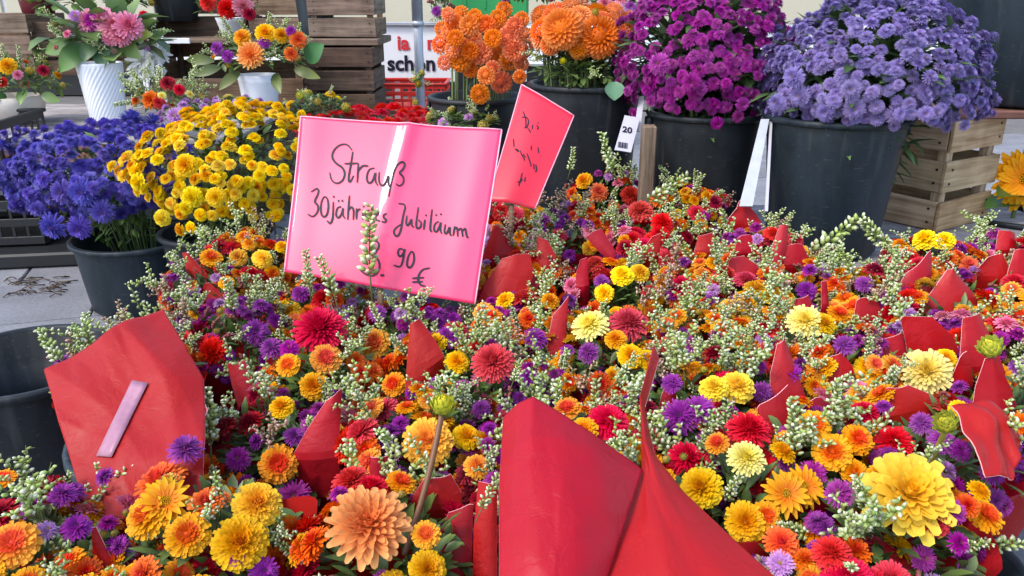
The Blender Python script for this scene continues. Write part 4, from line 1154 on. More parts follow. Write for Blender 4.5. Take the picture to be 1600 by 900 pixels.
# ------------------------------------------------------------------ bouquets
PAL = {
    'mix': [('as', 15), ('mg', 12), ('om', 14), ('oy', 8), ('or', 16), ('zr', 12), ('wr', 2), ('ym', 5), ('be', 3), ('li', 5), ('gy', 7), ('pk', 5)],
    'far': [('as', 8), ('mg', 8), ('om', 14), ('oy', 13), ('or', 22), ('zr', 16), ('wr', 7), ('ym', 4), ('be', 4), ('li', 6), ('gy', 7), ('pk', 3)],
    'pur': [('as', 28), ('mg', 18), ('om', 14), ('oy', 8), ('zr', 8), ('wr', 8), ('be', 5), ('li', 4), ('gy', 5)],
    'ora': [('as', 12), ('om', 30), ('oy', 20), ('or', 14), ('ym', 8), ('zr', 5), ('gy', 6)],
}
def pick(r, pal):
    tot = sum(w for _, w in pal); x = r.random() * tot
    for k, w in pal:
        x -= w
        if x <= 0: return k
    return pal[-1][0]
DIA = {'as': (.027, .038), 'mg': (.027, .038), 'li': (.026, .036), 'om': (.034, .046), 'oy': (.032, .044), 'or': (.034, .046), 'zr': (.045, .062), 'wr': (.036, .05), 'ym': (.036, .05), 'be': (.022, .03), 'gy': (.012, .018), 'pk': (.03, .04)}
# x, y = middle of the visible dome in the photo, z = height of its top
BQ = [
    (30, 850, .45, 'mix', "bouquet in the bottom left corner with one orange mum and white sprigs"),
    (310, 815, .46, 'ora', "bouquet with two fluffy yellow mums and orange daisies at the front left"),
    (590, 835, .46, 'mix', "bouquet with the large apricot orange dahlia at the front"),
    (915, 690, .45, 'ora', "bouquet with coral zinnia rising behind the large front red paper"),
    (1160, 735, .46, 'ora', "bouquet with orange yellow mums along the slanting front red paper edge"),
    (1420, 790, .47, 'pur', "bouquet with the big ruffled yellow dahlia at the front right"),
    (185, 560, .46, 'mix', "bouquet in red paper with a pale tape strip beside the empty bucket"),
    (430, 660, .44, 'mix', "bouquet with purple asters and pink folded paper right of the taped wrap"),
    (650, 670, .46, 'ora', "bouquet with a drooping green dahlia bud over fluffy orange mums"),
    (490, 555, .46, 'mix', "bouquet with a coral zinnia above a row of orange button mums"),
    (345, 500, .45, 'pur', "bouquet with dense white sprigs and dark purple asters above the taped wrap"),
    (770, 590, .46, 'pur', "bouquet with a single round coral zinnia among purple asters"),
    (960, 545, .46, 'mix', "bouquet with one pale lemon mum beside a red zinnia"),
    (1100, 620, .47, 'pur', "bouquet with many purple asters behind the tall red paper point"),
    (1280, 670, .47, 'mix', "bouquet with three orange mums and white sprigs behind the yellow dahlia"),
    (1480, 665, .48, 'pur', "bouquet with a yellow green bud above purple asters near the curled paper"),
    (1595, 610, .48, 'mix', "bouquet at the right edge beside the curled red paper"),
    (1270, 520, .48, 'mix', "bouquet with a pair of pale yellow mums in the right half"),
    (1440, 560, .48, 'mix', "bouquet with a flat pale yellow mum in front of folded red paper"),
    (1570, 520, .49, 'mix', "bouquet with an upright yellow bud on a long stem at right"),
    (1110, 520, .47, 'mix', "bouquet of sprigs and magenta asters right of the pale lemon mum"),
    (385, 385, .46, 'ora', "bouquet with a bright yellow mum close to the left side of the pink sign"),
    (318, 425, .44, 'mix', "bouquet with curled red paper edge beside the blue aster bucket"),
    (640, 500, .44, 'pur', "bouquet with purple asters right under the bottom edge of the pink sign"),
    (500, 465, .43, 'mix', "bouquet whose sprigs cross the lower left corner of the pink sign"),
    (830, 490, .46, 'mix', "bouquet with dark red curled paper right of the pink sign corner"),
    (815, 410, .47, 'far', "bouquet with red paper directly right of the pink sign"),
    (970, 440, .47, 'far', "bouquet with two yellow mums in the middle of the field"),
    (900, 345, .49, 'far', "bouquet right below the red handwritten sign"),
    (1020, 355, .49, 'far', "bouquet with rust and coral flowers in front of the magenta aster bucket"),
    (1110, 430, .48, 'far', "bouquet with small orange flowers between red paper points mid field"),
    (1080, 305, .50, 'far', "rearmost bouquet with sprigs against the magenta aster bucket"),
    (1200, 385, .49, 'far', "bouquet with a red paper corner by the white plastic strip"),
    (945, 280, .50, 'far', "rearmost bouquet in front of the printed paper label"),
    (1260, 440, .48, 'far', "bouquet with upright narrow red paper in front of the lavender bucket"),
    (1370, 455, .48, 'far', "bouquet with drooping white sprigs below the lavender bucket"),
    (1480, 400, .50, 'far', "bouquet with a flat yellow mum below the tan crate"),
    (1580, 395, .50, 'far', "bouquet below the sunflower at the right edge"),
    (1490, 480, .49, 'far', "bouquet with large folded red paper right of the field centre"),
    (1590, 455, .50, 'far', "bouquet with red paper at the right edge below the sunflower"),
    (1180, 470, .48, 'mix', "bouquet of orange and purple flowers left of the narrow red paper"),
    (1350, 560, .48, 'mix', "bouquet of white sprigs and purple asters between two pale yellow mums"),
    (1200, 580, .47, 'pur', "bouquet with pointed red paper and yellow mums behind the slanting paper"),
    (860, 565, .45, 'pur', "bouquet in the dark gap between coral zinnia and lemon mum"),
    (690, 560, .45, 'mix', "bouquet with a folded red paper flap beside small yellow mums"),
    (780, 740, .43, 'pur', "bouquet sunk low left of the large front red paper"),
    (790, 330, .48, 'far', "bouquet with a small peach bud at the foot of the red sign"),
    (1030, 690, .44, 'pur', "bouquet between the two front red papers with dark purple asters"),
    (1330, 880, .43, 'mix', "bouquet of white sprigs at the bottom edge right of the red papers"),
    (160, 900, .42, 'pur', "bouquet at the bottom edge with a pointed red paper corner"),
]
HERO = [
    ('om', 20, 850, 85), ('om', 5, 748, 44), ('om', 232, 805, 84), ('om', 293, 836, 76), ('gb', 258, 785, 92), ('or', 250, 752, 90), ('pa', 265, 753, 40), ('ym', 402, 788, 88), ('ym', 375, 848, 100), ('dO', 575, 822, 138), ('om', 435, 725, 66),
    ('om', 450, 570, 42), ('om', 509, 560, 54), ('om', 585, 536, 54), ('oy', 490, 603, 52), ('ym', 440, 636, 46), ('zr', 500, 515, 98), ('zr', 770, 566, 78), ('oy', 668, 690, 92), ('ym', 714, 566, 46), ('ym', 682, 535, 40), ('om', 615, 600, 44),
    ('pa', 922, 508, 62), ('zr', 982, 506, 74), ('oy', 962, 530, 40), ('ym', 985, 556, 48), ('ym', 1012, 562, 40), ('om', 886, 638, 48), ('oy', 912, 672, 52), ('zr', 950, 660, 76),
    ('ym', 1095, 762, 78), ('om', 1120, 692, 42), ('pa', 1166, 716, 62), ('oy', 1165, 815, 74), ('om', 1197, 806, 52), ('gb', 1228, 772, 80), ('gb', 1255, 760, 76), ('zr', 1170, 672, 80), ('om', 1300, 706, 66), ('om', 1340, 686, 56), ('oy', 1335, 738, 48),
    ('dY', 1420, 775, 150), ('ym', 1530, 768, 46), ('om', 1540, 805, 66), ('or', 1510, 790, 44), ('pa', 1258, 502, 62), ('om', 1312, 490, 42), ('ym', 1288, 506, 44), ('pa', 1448, 580, 78), ('ym', 1478, 560, 40), ('yy', 1152, 604, 66), ('yy', 1115, 606, 54),
    ('yy', 972, 430, 44), ('ym', 1000, 426, 38), ('yy', 944, 458, 38), ('yy', 1445, 374, 46), ('yy', 1475, 376, 40), ('yy', 410, 404, 38), ('oy', 372, 402, 34), ('om', 330, 402, 38), ('gy', 808, 307, 22), ('oy', 860, 470, 34), ('om', 665, 835, 50), ('oy', 668, 890, 70), ('ym', 1500, 640, 40),
    ('or', 935, 300, 34), ('zr', 1000, 330, 50), ('or', 1030, 310, 34), ('zr', 985, 305, 36), ('oy', 912, 282, 32),
    ('as', 120, 825, 62), ('as', 290, 705, 76), ('as', 165, 746, 44), ('as', 372, 872, 46), ('as', 412, 892, 62), ('mg', 460, 775, 70), ('mg', 372, 718, 54), ('as', 425, 545, 52), ('as', 400, 520, 60), ('mg', 452, 545, 42), ('as', 700, 528, 54), ('as', 836, 530, 54), ('as', 920, 552, 48),
    ('as', 1062, 652, 80), ('as', 1092, 640, 64), ('as', 1190, 612, 44), ('as', 1232, 582, 54), ('as', 1320, 540, 48), ('mg', 1268, 742, 62), ('mg', 1312, 772, 64), ('as', 1470, 690, 56), ('as', 1500, 704, 50), ('as', 1440, 662, 50), ('as', 1550, 738, 54), ('mg', 1488, 800, 56), ('as', 1590, 572, 34), ('as', 752, 640, 42), ('mg', 1010, 600, 40), ('as', 1050, 600, 46), ('wr', 1460, 815, 54), ('as', 940, 440, 34), ('as', 890, 400, 30), ('as', 890, 470, 34), ('as', 1260, 455, 44), ('as', 1350, 445, 40), ('as', 590, 490, 40), ('as', 470, 460, 40)]
DOME_R, DOME_H = .108, .095
class Bq: pass
bqs = []
for (x, y, z, pal, lab) in BQ:
    b = Bq(); b.px, b.py, b.z, b.pal = x, y, z, pal
    p = onz(x, y, z - .02)
    b.c = Vector((p.x, p.y + .03, z - DOME_H))
    b.t = thing("flower_bouquet", lab, "bouquet", (b.c.x, b.c.y, .06), "wrapped bouquets crowded in front of the stall")
    b.r = random.Random(x * 31 + y)
    bqs.append(b)
def nearest(x, y):
    return min(bqs, key=lambda b: (b.px - x) ** 2 + ((b.py - y) * 1.25) ** 2)
def dome_hit(b, x, y, k=1.06):
    """where the sight line meets the dome of a bouquet"""
    o_ = Vector((0, 0, H)) - b.c; d = ray(x, y)
    S_ = Vector((DOME_R * k, DOME_R * k, DOME_H * k))
    o2 = Vector((o_.x / S_.x, o_.y / S_.y, o_.z / S_.z)); d2 = Vector((d.x / S_.x, d.y / S_.y, d.z / S_.z))
    A_ = d2.dot(d2); B_ = 2 * o2.dot(d2); C_ = o2.dot(o2) - 1
    disc = B_ * B_ - 4 * A_ * C_
    if disc < 0:
        t_ = -B_ / (2 * A_)
        p = Vector((0, 0, H)) + d * t_
        return p, (p - b.c).normalized()
    t_ = (-B_ - math.sqrt(disc)) / (2 * A_)
    p = Vector((0, 0, H)) + d * t_
    q = p - b.c
    return p, Vector((q.x / S_.x ** 2, q.y / S_.y ** 2, q.z / S_.z ** 2)).normalized()
hero_px = []
PAPER_POLYS.append(([(1610, 752), (1565, 795), (1525, 868), (1500, 915), (1620, 915)], 9.0))
# --- hero paper pieces
def paper_tip(poly, zbase, lean=.4, bulge=.004, b=None, wr=.0025, name="paper_wrap", pad=0.0):
    """poly = tl, tr, br, bl in the photo; stands on an upright, slightly leaning plane at its lowest point"""
    low = max(poly, key=lambda q: q[1])
    Y = onz(low[0], low[1], zbase).y
    P = []
    for (x, y) in poly:
        p = ony(x, y, Y)
        for _ in range(3): p = ony(x, y, Y + lean * (p.z - zbase))
        P.append(p)
    cx = sum(q[0] for q in poly) / 4; cy = max(q[1] for q in poly)
    b = b or nearest(cx, cy)
    # carry the sheet down among the flowers
    dn = Vector((0, .01, -.07))
    P2, P3 = P[2] + dn, P[3] + dn
    rr_ = random.Random(int(cx * 7 + cy))
    pk_ = P[0].lerp(P[1], rr_.choice((rr_.uniform(.0, .2), rr_.uniform(.8, 1.0), rr_.uniform(.3, .7)))) + Vector((0, 0, .10 * (P[0] - P[1]).length))
    mm_ = rr_.uniform(.0, .5)
    T0, T1 = P[0].lerp(pk_, mm_), P[1].lerp(pk_, mm_)
    s1 = P[1].lerp(P[2], .5) + (P[1] - P[0]) * rr_.uniform(-.03, .03)
    s0 = P[0].lerp(P[3], .5) - (P[1] - P[0]) * rr_.uniform(-.03, .03)
    G, nrm = sheet_grid([T0, T0.lerp(pk_, .5), pk_, T1.lerp(pk_, .5), T1], [T1, s1, P[2], P2], [P3, P2], [T0, s0, P[3], P3], 14, bulge, wr, cx * .1, False, 18)
    uf = rr_.uniform(.3, .7); amp_ = rr_.uniform(.0, .07)
    kk = rr_.uniform(-.45, .45); ww = (P2 - P3).length
    for j, row in enumerate(G):
        f_ = 1 - j / 14
        for i, p in enumerate(row):
            u_ = i / 14
            fold = max(0, 1 - abs(u_ - uf - .15 * f_) / (uf if u_ < uf else 1 - uf)) * ww * amp_ * (1 - .55 * f_)
            row[i] = p + nrm * (fold - kk * ww * f_ * f_ * (u_ - .3 if kk > 0 else .7 - u_) ** 2)
    part(name, grid_mesh(G, b.t.location, "paper", [M_PAPER, M_PAPER_EDGE], .0011, nrm, False), b.t)
    zc = min(proj(p)[2] for p in P)
    PAPER_POLYS.append((poly, zc))
TIPS = [
    ([(283, 396), (292, 394), (345, 452), (300, 452)], .36), ([(318, 440), (358, 452), (345, 474), (312, 470)], .36),
    ([(354, 572), (386, 564), (402, 632), (374, 646)], .39), ([(500, 634), (536, 611), (528, 712), (455, 716)], .40),
    ([(640, 508), (658, 498), (694, 556), (632, 622)], .39), ([(770, 352), (792, 360), (806, 402), (752, 408)], .44), ([(768, 410), (842, 398), (826, 456), (746, 476)], .42),
    ([(858, 500), (890, 466), (884, 556), (856, 560)], .40), ([(913, 372), (942, 356), (964, 396), (956, 410)], .45), ([(898, 408), (918, 404), (921, 446), (900, 452)], .43),
    ([(1140, 330), (1162, 308), (1192, 350), (1132, 350)], .47), ([(1134, 408), (1176, 398), (1190, 432), (1138, 444)], .44), ([(1214, 352), (1238, 354), (1222, 420), (1200, 418)], .46), ([(1222, 386), (1258, 382), (1268, 418), (1216, 416)], .46),
    ([(1416, 428), (1462, 394), (1458, 432), (1400, 462)], .45), ([(1478, 428), (1494, 414), (1546, 486), (1432, 492)], .44), ([(1522, 402), (1568, 400), (1586, 440), (1524, 432)], .47), ([(1584, 392), (1612, 390), (1616, 446), (1572, 438)], .47),
    ([(1402, 500), (1480, 496), (1500, 552), (1420, 560)], .44), ([(1506, 500), (1540, 490), (1572, 582), (1500, 574)], .44), ([(1206, 548), (1232, 528), (1262, 624), (1204, 620)], .43), ([(1184, 640), (1236, 604), (1240, 668), (1186, 684)], .42),
    ([(1384, 612), (1452, 602), (1480, 642), (1380, 656)], .43), ([(1530, 560), (1562, 560), (1592, 640), (1520, 640)], .44),
    ([(142, 822), (150, 824), (188, 905), (150, 905)], .38), ([(574, 716), (612, 718), (620, 760), (580, 760)], .40), ([(648, 752), (722, 754), (720, 800), (640, 800)], .39), ([(690, 806), (742, 790), (736, 905), (672, 905)], .35), ([(742, 752), (778, 760), (776, 905), (738, 905)], .37),
    ([(1352, 846), (1376, 838), (1460, 905), (1350, 905)], .36), ([(1036, 600), (1058, 604), (1056, 640), (1030, 640)], .42), ([(706, 350), (716, 350), (716, 352), (706, 352)], .42),
    ([(1090, 372), (1122, 362), (1118, 392), (1084, 396)], .46), ([(838, 372), (868, 380), (868, 420), (838, 418)], .45), ([(812, 420), (838, 424), (832, 462), (806, 460)], .43), ([(1010, 372), (1034, 366), (1030, 398), (1004, 398)], .46),
    ([(1282, 440), (1292, 438), (1296, 478), (1284, 480)], .44), ([(1238, 632), (1300, 620), (1310, 640), (1240, 650)], .43),
    ([(1336, 470), (1372, 462), (1380, 500), (1334, 500)], .44), 
    ([(1296, 560), (1324, 548), (1338, 596), (1290, 598)], .43), ([(1440, 448), (1476, 440), (1484, 474), (1436, 476)], .45), ([(1490, 560), (1516, 548), (1522, 600), (1484, 604)], .44), 
    ([(1380, 530), (1412, 522), (1420, 560), (1376, 562)], .44), ([(1150, 372), (1176, 366), (1180, 394), (1146, 396)], .46), ([(1560, 360), (1590, 366), (1590, 392), (1556, 390)], .48),
    ([(1244, 470), (1270, 462), (1276, 500), (1240, 502)], .44),
]
for poly, zb in TIPS:
    if poly[0] == (706, 350): continue
    paper_tip(poly, zb)
# the four large front wraps
def V(l): return [at(*q) for q in l]
def hero_sheet(b, T, Rr, B, L, bulge, wr, seed, poly, name="paper_wrap", n=64, smooth=False, freq=13):
    G, nrm = sheet_grid(V(T), V(Rr), V(B), V(L), n, bulge, wr, seed, smooth, freq, 1.0)
    o = part(name, grid_mesh(G, b.t.location, "paper", [M_PAPER, M_PAPER_EDGE], .0016, nrm), b.t)
    PAPER_POLYS.append((poly, min(q[2] for q in T + B + L + Rr)))
    return o, G, nrm
bT = bqs[6]
oT, GT, nT = hero_sheet(bT, [(70, 581, 1.10), (160, 535, 1.13), (255, 484, 1.20)], [(255, 484, 1.20), (318, 590, 1.08), (322, 690, .98), (318, 790, .93)], [(132, 800, .93), (220, 815, .93), (318, 790, .93)], [(70, 581, 1.10), (118, 748, .97), (132, 800, .93)], .010, .006, 3.0,
               [(70, 581), (255, 484), (318, 590), (318, 760), (130, 760)])
# tape strip lying on that wrap
flat = [(proj(p), p) for row in GT for p in row]
def on_sheet(x, y):
    b3 = sorted(flat, key=lambda q: (q[0][0] - x) ** 2 + (q[0][1] - y) ** 2)[:4]
    ws = [1 / (((q[0][0] - x) ** 2 + (q[0][1] - y) ** 2) + 2) for q in b3]
    zc = sum(w * q[0][2] for w, q in zip(ws, b3)) / sum(ws)
    return at(x, y, zc - .004)
Gs = []
for j in range(13):
    v = j / 12
    l = (206 + (150 - 206) * v, 594 + (712 - 594) * v); r_ = (231 + (174 - 231) * v, 598 + (714 - 598) * v)
    Gs.append([on_sheet(l[0] + (r_[0] - l[0]) * i / 3, l[1] + (r_[1] - l[1]) * i / 3) for i in range(4)])
o = part("tape_strip", grid_mesh(Gs, bT.t.location, "tape", [M_TAPE, M_TAPE], .0006, nT), oT)
oT['label'] = "red wrap with a pale diagonal tape strip"
hero_sheet(bT, [(322, 640, 1.03), (316, 600, 1.09)], [(316, 600, 1.09), (322, 690, 1.06)], [(300, 700, 1.0), (322, 690, 1.06)], [(322, 640, 1.03), (300, 700, 1.0)], 0, .002, 5, [(0, 0), (0, 1), (1, 0)])
b3 = bqs[3]
hero_sheet(b3, [(786, 652, .87), (808, 636, .862), (832, 627, .86), (900, 676, .845), (1004, 736, .83)], [(1004, 736, .83), (976, 820, .76), (940, 930, .70)], [(780, 940, .69), (860, 946, .68), (940, 930, .70)], [(786, 652, .87), (780, 760, .79), (780, 940, .69)], .022, .0026, 7.0,
           [(786, 652), (832, 627), (1004, 736), (940, 900), (780, 900)], n=64)
hero_sheet(b3, [(944, 690, .95), (1006, 735, .84)], [(1006, 735, .84), (952, 905, .725)], [(925, 930, .72), (952, 905, .725)], [(944, 690, .95), (925, 930, .72)], 0, .002, 9.0, [(0, 0), (0, 1), (1, 0)], n=16)
b4 = bqs[4]
hero_sheet(b4, [(1018, 566, .985), (1026, 548, .99), (1030, 560, .985)], [(1030, 560, .985), (1008, 640, .92), (1024, 712, .87), (1070, 772, .82), (1140, 835, .77), (1240, 925, .70)], [(925, 950, .70), (1060, 960, .68), (1240, 925, .70)], [(1018, 566, .985), (1000, 640, .92), (1002, 735, .855), (970, 830, .77), (925, 950, .70)], .012, .003, 11.0,
           [(1026, 548), (1008, 640), (1024, 712), (1070, 772), (1140, 835), (1220, 900), (945, 900), (1002, 735), (1000, 640)], n=64, freq=11)
# curled paper at the right with a rolled edge
b5 = bqs[16]
hero_sheet(b5, [(1486, 634, 0.970), (1530, 628, 0.985), (1570, 642, 0.990), (1596, 690, 0.970)], [(1596, 690, 0.970), (1590, 745, 0.920)], [(1545, 742, 0.900), (1590, 745, 0.920)], [(1486, 634, 0.970), (1515, 690, 0.920), (1545, 742, 0.900)], .008, .006, 13.0, [(1486, 634), (1530, 628), (1596, 690), (1590, 745), (1545, 742)], n=22, smooth=True)

# --- hero flowers
for (k, x, y, d) in HERO:
    b = nearest(x, y)
    p, nn = dome_hit(b, x, y)
    zc = proj(p)[2]
    view = (Vector((0, 0, H)) - p).normalized()
    put(k, b.t, p, nn * .6 + view * .55 + Vector((b.r.uniform(-.25, .25), 0, .2)), d * zc / F * (.84 if k in ('as', 'mg') else .95), b.r)
    hero_px.append((x, y, d * .5, zc))
# buds on stems
def stalk_bud(x, y, d, bx, by, zc_top, zb, nrm, label=None, stem_r=.0035, mat=M_STEM):
    b = nearest(bx, by)
    p = at(x, y, zc_top); q = onz(bx, by, zb)
    mid = p.lerp(q, .5) + Vector((.006, 0, .006))
    m = MB(); m.tube([v - b.t.location for v in smooth_poly([q, mid, p], 2)], stem_r, 7)
    o = part("bud_stem", m.mesh("stem", mat), b.t)
    put('yb', b.t, p, nrm, d * zc_top / F, b.r)
    hero_px.append((x, y, d * .6, zc_top))
    for k in range(1, 6):
        f = k / 6
        hero_px.append((x + (bx - x) * f, y + (by - y) * f, 7, zc_top))
M_STEM_BROWN = simple_mat("reddish_stem", (.16, .07, .03), .5, nscale=60, namp=.25)
M_STEM_OLIVE = simple_mat("olive_stem", (.36, .30, .05), .5, nscale=60, namp=.2)
stalk_bud(692, 638, 52, 632, 868, .93, .40, (.12, -.05, 1), stem_r=.0036, mat=M_STEM_BROWN)
stalk_bud(1549, 545, 50, 1515, 635, 1.10, .42, (-.5, -.3, .75), mat=M_STEM_OLIVE)
stalk_bud(1480, 662, 50, 1440, 740, .90, .42, (-.6, -.4, .6), mat=M_STEM_OLIVE)

# --- sprigs in set places (base, tip)
SPR = [((578, 440), (564, 330), 1.44), ((484, 455), (476, 394), 1.42), ((525, 470), (508, 404), 1.44), ((655, 480), (668, 446), 1.4), ((1255, 410), (1330, 340), 1.72), ((1400, 400), (1338, 346), 1.72), ((100, 570), (52, 522), 1.22), ((140, 545), (124, 488), 1.28), ((600, 520), (590, 470), 1.36), ((645, 560), (640, 500), 1.3), ((330, 700), (328, 606), 1.05), ((300, 490), (318, 452), 1.45), ((750, 800), (778, 738), .85), ((800, 600), (812, 560), 1.12), ((960, 600), (1000, 560), 1.12), ((1500, 860), (1580, 830), .92), ((1010, 320), (1070, 268), 2.0), ((960, 270), (940, 212), 2.1), ((890, 270), (900, 236), 2.1), ((1220, 370), (1228, 330), 1.85), ((1240, 720), (1250, 625), .98)]
for (bx, by), (tx, ty), zc in SPR:
    b = nearest(bx, by)
    p = at(bx, by, zc); q = at(tx, ty, zc + .01)
    d = q - p
    ms = LIB['sp'][1][:3]
    part("filler_sprig", ms[b.r.randrange(3)], b.t, p - d * .28 - b.t.location, face_rot(d, b.r.random() * 6), d.length * 1.28)

# --- filling of every bouquet
def blocked(p, pad=1.0, extra_r=0):
    q = proj(p)
    if q is None: return True
    x, y, zc = q
    for (hx, hy, hr, hz) in hero_px:
        if (x - hx) ** 2 + (y - hy) ** 2 < (hr * pad + extra_r) ** 2 and zc < hz + .05: return True
    for poly, pz in PAPER_POLYS:
        if zc < pz + .03 and (in_poly(x, y, poly)): return True
    return False
SIGN_POLY = [(470, 182), (783, 202), (742, 475), (445, 425)]
PAPER_POLYS.append((SIGN_POLY, 1.5))
PAPER_POLYS.append(([(815, 133), (897, 180), (830, 325), (768, 300)], 1.8))
def generic_wrap(b):
    r = b.r
    n = 40
    rows = [(.03, .10), (.05, .20), (.085, b.c.z - .04), (.104, b.c.z)]
    off = r.random() * 6.28
    pk_ = [(off + k * 2.09 + r.uniform(-.4, .4), r.uniform(.0, .042)) for k in range(3)]
    m = MB(); vs = []; fs = []
    for j, (rad, z) in enumerate(rows + [(.112, None)]):
        for i in range(n):
            a = 2 * math.pi * i / n
            zz = z
            rr = rad * (1 + .05 * math.sin(a * 5 + off) * (j / 4))
            if z is None:
                e = 0
                for (pa, ph) in pk_:
                    d = abs((a - pa + math.pi) % (2 * math.pi) - math.pi)
                    e = max(e, ph * max(0, 1 - d / .75))
                zz = b.c.z + .008 + e
                rr += e * .12
            vs.append((rr * math.cos(a), rr * math.sin(a), zz - .06))
    for j in range(len(rows)):
        for i in range(n):
            a = j * n + i; c_ = j * n + (i + 1) % n
            fs.append((a, c_, c_ + n, a + n))
    m.add(vs, fs)
    part("paper_wrap", m.mesh("wrap", M_PAPER), b.t)
for b in bqs:
    r = b.r
    generic_wrap(b)
    f = part("foliage", FOL[r.randrange(3)], b.t, b.c - b.t.location, (0, 0, r.random() * 6.28), (1.0, 1.0, .95)); f['kind'] = 'stuff'
    m = MB()
    for k in range(12):
        a = k * 2.4; q = .02 * math.sqrt(k / 12)
        m.tube([(q * math.cos(a), q * math.sin(a), 0), (q * 3 * math.cos(a), q * 3 * math.sin(a), b.c.z - .06)], .003, 4)
    s_ = part("stems", m.mesh("stems", M_STEM), b.t); s_['kind'] = 'stuff'
    nf = 96
    seeds = []
    for i in range(9):
        th = math.acos(1 - .95 * (i + .5) / 9); a = i * 2.39996 + r.uniform(-.4, .4)
        seeds.append((Vector((math.sin(th) * math.cos(a), math.sin(th) * math.sin(a), math.cos(th))), pick(r, PAL[b.pal])))
    for i in range(nf):
        th = math.acos(1 - 1.05 * (i + .5) / nf); a = i * 2.39996 + r.uniform(-.3, .3)
        d = Vector((math.sin(th) * math.cos(a), math.sin(th) * math.sin(a), math.cos(th)))
        k = r.uniform(.90, 1.10) if i % 4 else r.uniform(.72, .86)
        p = b.c + Vector((d.x * DOME_R, d.y * DOME_R, d.z * DOME_H)) * k
        kind = min(seeds, key=lambda q: (q[0] - d).length)[1] if r.random() < .62 else pick(r, PAL[b.pal])
        dia = r.uniform(*DIA[kind]) * .93
        q = proj(p)
        if q is None or blocked(p, 1.0, dia * .3 * F / q[2]): continue
        nn = Vector((d.x / DOME_R, d.y / DOME_R, d.z / DOME_H)).normalized()
        put(kind, b.t, p, nn + Vector((r.uniform(-.5, .5), r.uniform(-.6, .3), .2)), dia, r)
    ns = 18
    for i in range(ns):
        th = math.acos(1 - .85 * (i + .5) / ns); a = i * 2.39996 + r.uniform(-.4, .4)
        d = Vector((math.sin(th) * math.cos(a), math.sin(th) * math.sin(a), math.cos(th)))
        L = r.uniform(.056, .096)
        base = b.c + Vector((d.x * DOME_R, d.y * DOME_R, d.z * DOME_H)) * .62
        dirv = (d + Vector((r.uniform(-.3, .3), r.uniform(-.3, .3), .55))).normalized()
        if blocked(base + dirv * L, .85) or blocked(base + dirv * L * .7, .85) or blocked(base + dirv * L * .4, .8): continue
        pinkish = (b.pal == 'far' and r.random() < .15) or r.random() < .08
        ms = SPRIG_PINK if pinkish else LIB['sp'][1]
        part("filler_sprig", ms[r.randrange(len(ms))], b.t, base - b.t.location, face_rot(dirv, r.random() * 6), L)

# --- buckets that carry the bouquets
for (x, y, lab) in ((1470, 845, "blue black bucket under the yellow dahlia bouquet at the lower right corner"), (300, 640, "black bucket carrying the bouquet with the taped red wrap"), (620, 700, "black bucket carrying the front bouquets beneath the drooping bud"), (960, 560, "black bucket carrying the bouquets around the pale lemon mum"),
                    (1250, 560, "black bucket carrying the bouquets around the paired pale mums"), (700, 480, "black bucket carrying the bouquets under the pink sign"), (1000, 390, "black bucket carrying the bouquets below the red sign"), (1420, 470, "black bucket carrying the bouquets below the tan crate")):
    p = onz(x, y, .36)
    if x == 1470: p = Vector((.43, .80, 0))
    bucket((p.x, p.y, 0.002), .175, .33, lab, M_BUCKET_BLUE, group="buckets carrying the wrapped bouquets", rings=1)

# ------------------------------------------------------------------ the signs
def make_sign(corners, zt, zb, folds, name, label, mat, n=48):
    TL, TR, BR, BL = corners
    P = [at(*TL, zt[0]), at(*TR, zt[1]), at(*BR, zb[1]), at(*BL, zb[0])]
    nrm = (P[1] - P[0]).cross(P[3] - P[0]).normalized()
    if nrm.y > 0: nrm = -nrm
    def S(u, v):
        p = P[0] * (1 - u) * (1 - v) + P[1] * u * (1 - v) + P[2] * u * v + P[3] * (1 - u) * v
        h = 0
        for (uc, sl, w, amp, dec) in folds:
            x = (u - uc - sl * v) / w
            h += amp * max(0, 1 - dec * v) * math.exp(-x * x)
        h -= .002 * math.sin(u * 6 + v * 2.2) + .003 * math.sin(v * 5 + u)
        return p + nrm * h
    origin = Vector((P[0].x * .5 + P[1].x * .5, P[2].y + .02, .06))
    t = thing(name, label, "sign", origin)
    G = [[S(i / n, j / n) for i in range(n + 1)] for j in range(n + 1)]
    part("laminated_sheet", grid_mesh(G, origin, "sheet", [mat, M_CLEAR_EDGE], .0014, nrm), t)
    # clear pouch rim along the edges
    for nm, f in (("top_rim", lambda k: S(k / n, 0)), ("right_rim", lambda k: S(1, k / n)), ("left_rim", lambda k: S(0, k / n))):
        m = MB(); m.tube([f(k) - origin for k in range(0, n + 1, 2)], .0016, 5); part(nm, m.mesh("rim", M_CLEAR_EDGE), t)
    m = MB(); c0 = S(.5, .2) - nrm * .012 - origin; c1 = S(.5, 1) - nrm * .012 - origin
    m.tube([(c1.x, c1.y + .03, .0), c1, c0], .006, 8); part("support_stick", m.mesh("stick", M_WOOD_OLD), t)
    def inv(x, y):
        u = v = .5
        for _ in range(12):
            q = proj(S(u, v)); e = 1e-3
            qu = proj(S(u + e, v)); qv = proj(S(u, v + e))
            a, b_, c_, d = (qu[0] - q[0]) / e, (qv[0] - q[0]) / e, (qu[1] - q[1]) / e, (qv[1] - q[1]) / e
            det = a * d - b_ * c_
            ex, ey = x - q[0], y - q[1]
            u += max(-.3, min(.3, (d * ex - b_ * ey) / det)); v += max(-.3, min(.3, (-c_ * ex + a * ey) / det))
        return S(u, v) + nrm * .0014
    return t, inv, origin, nrm
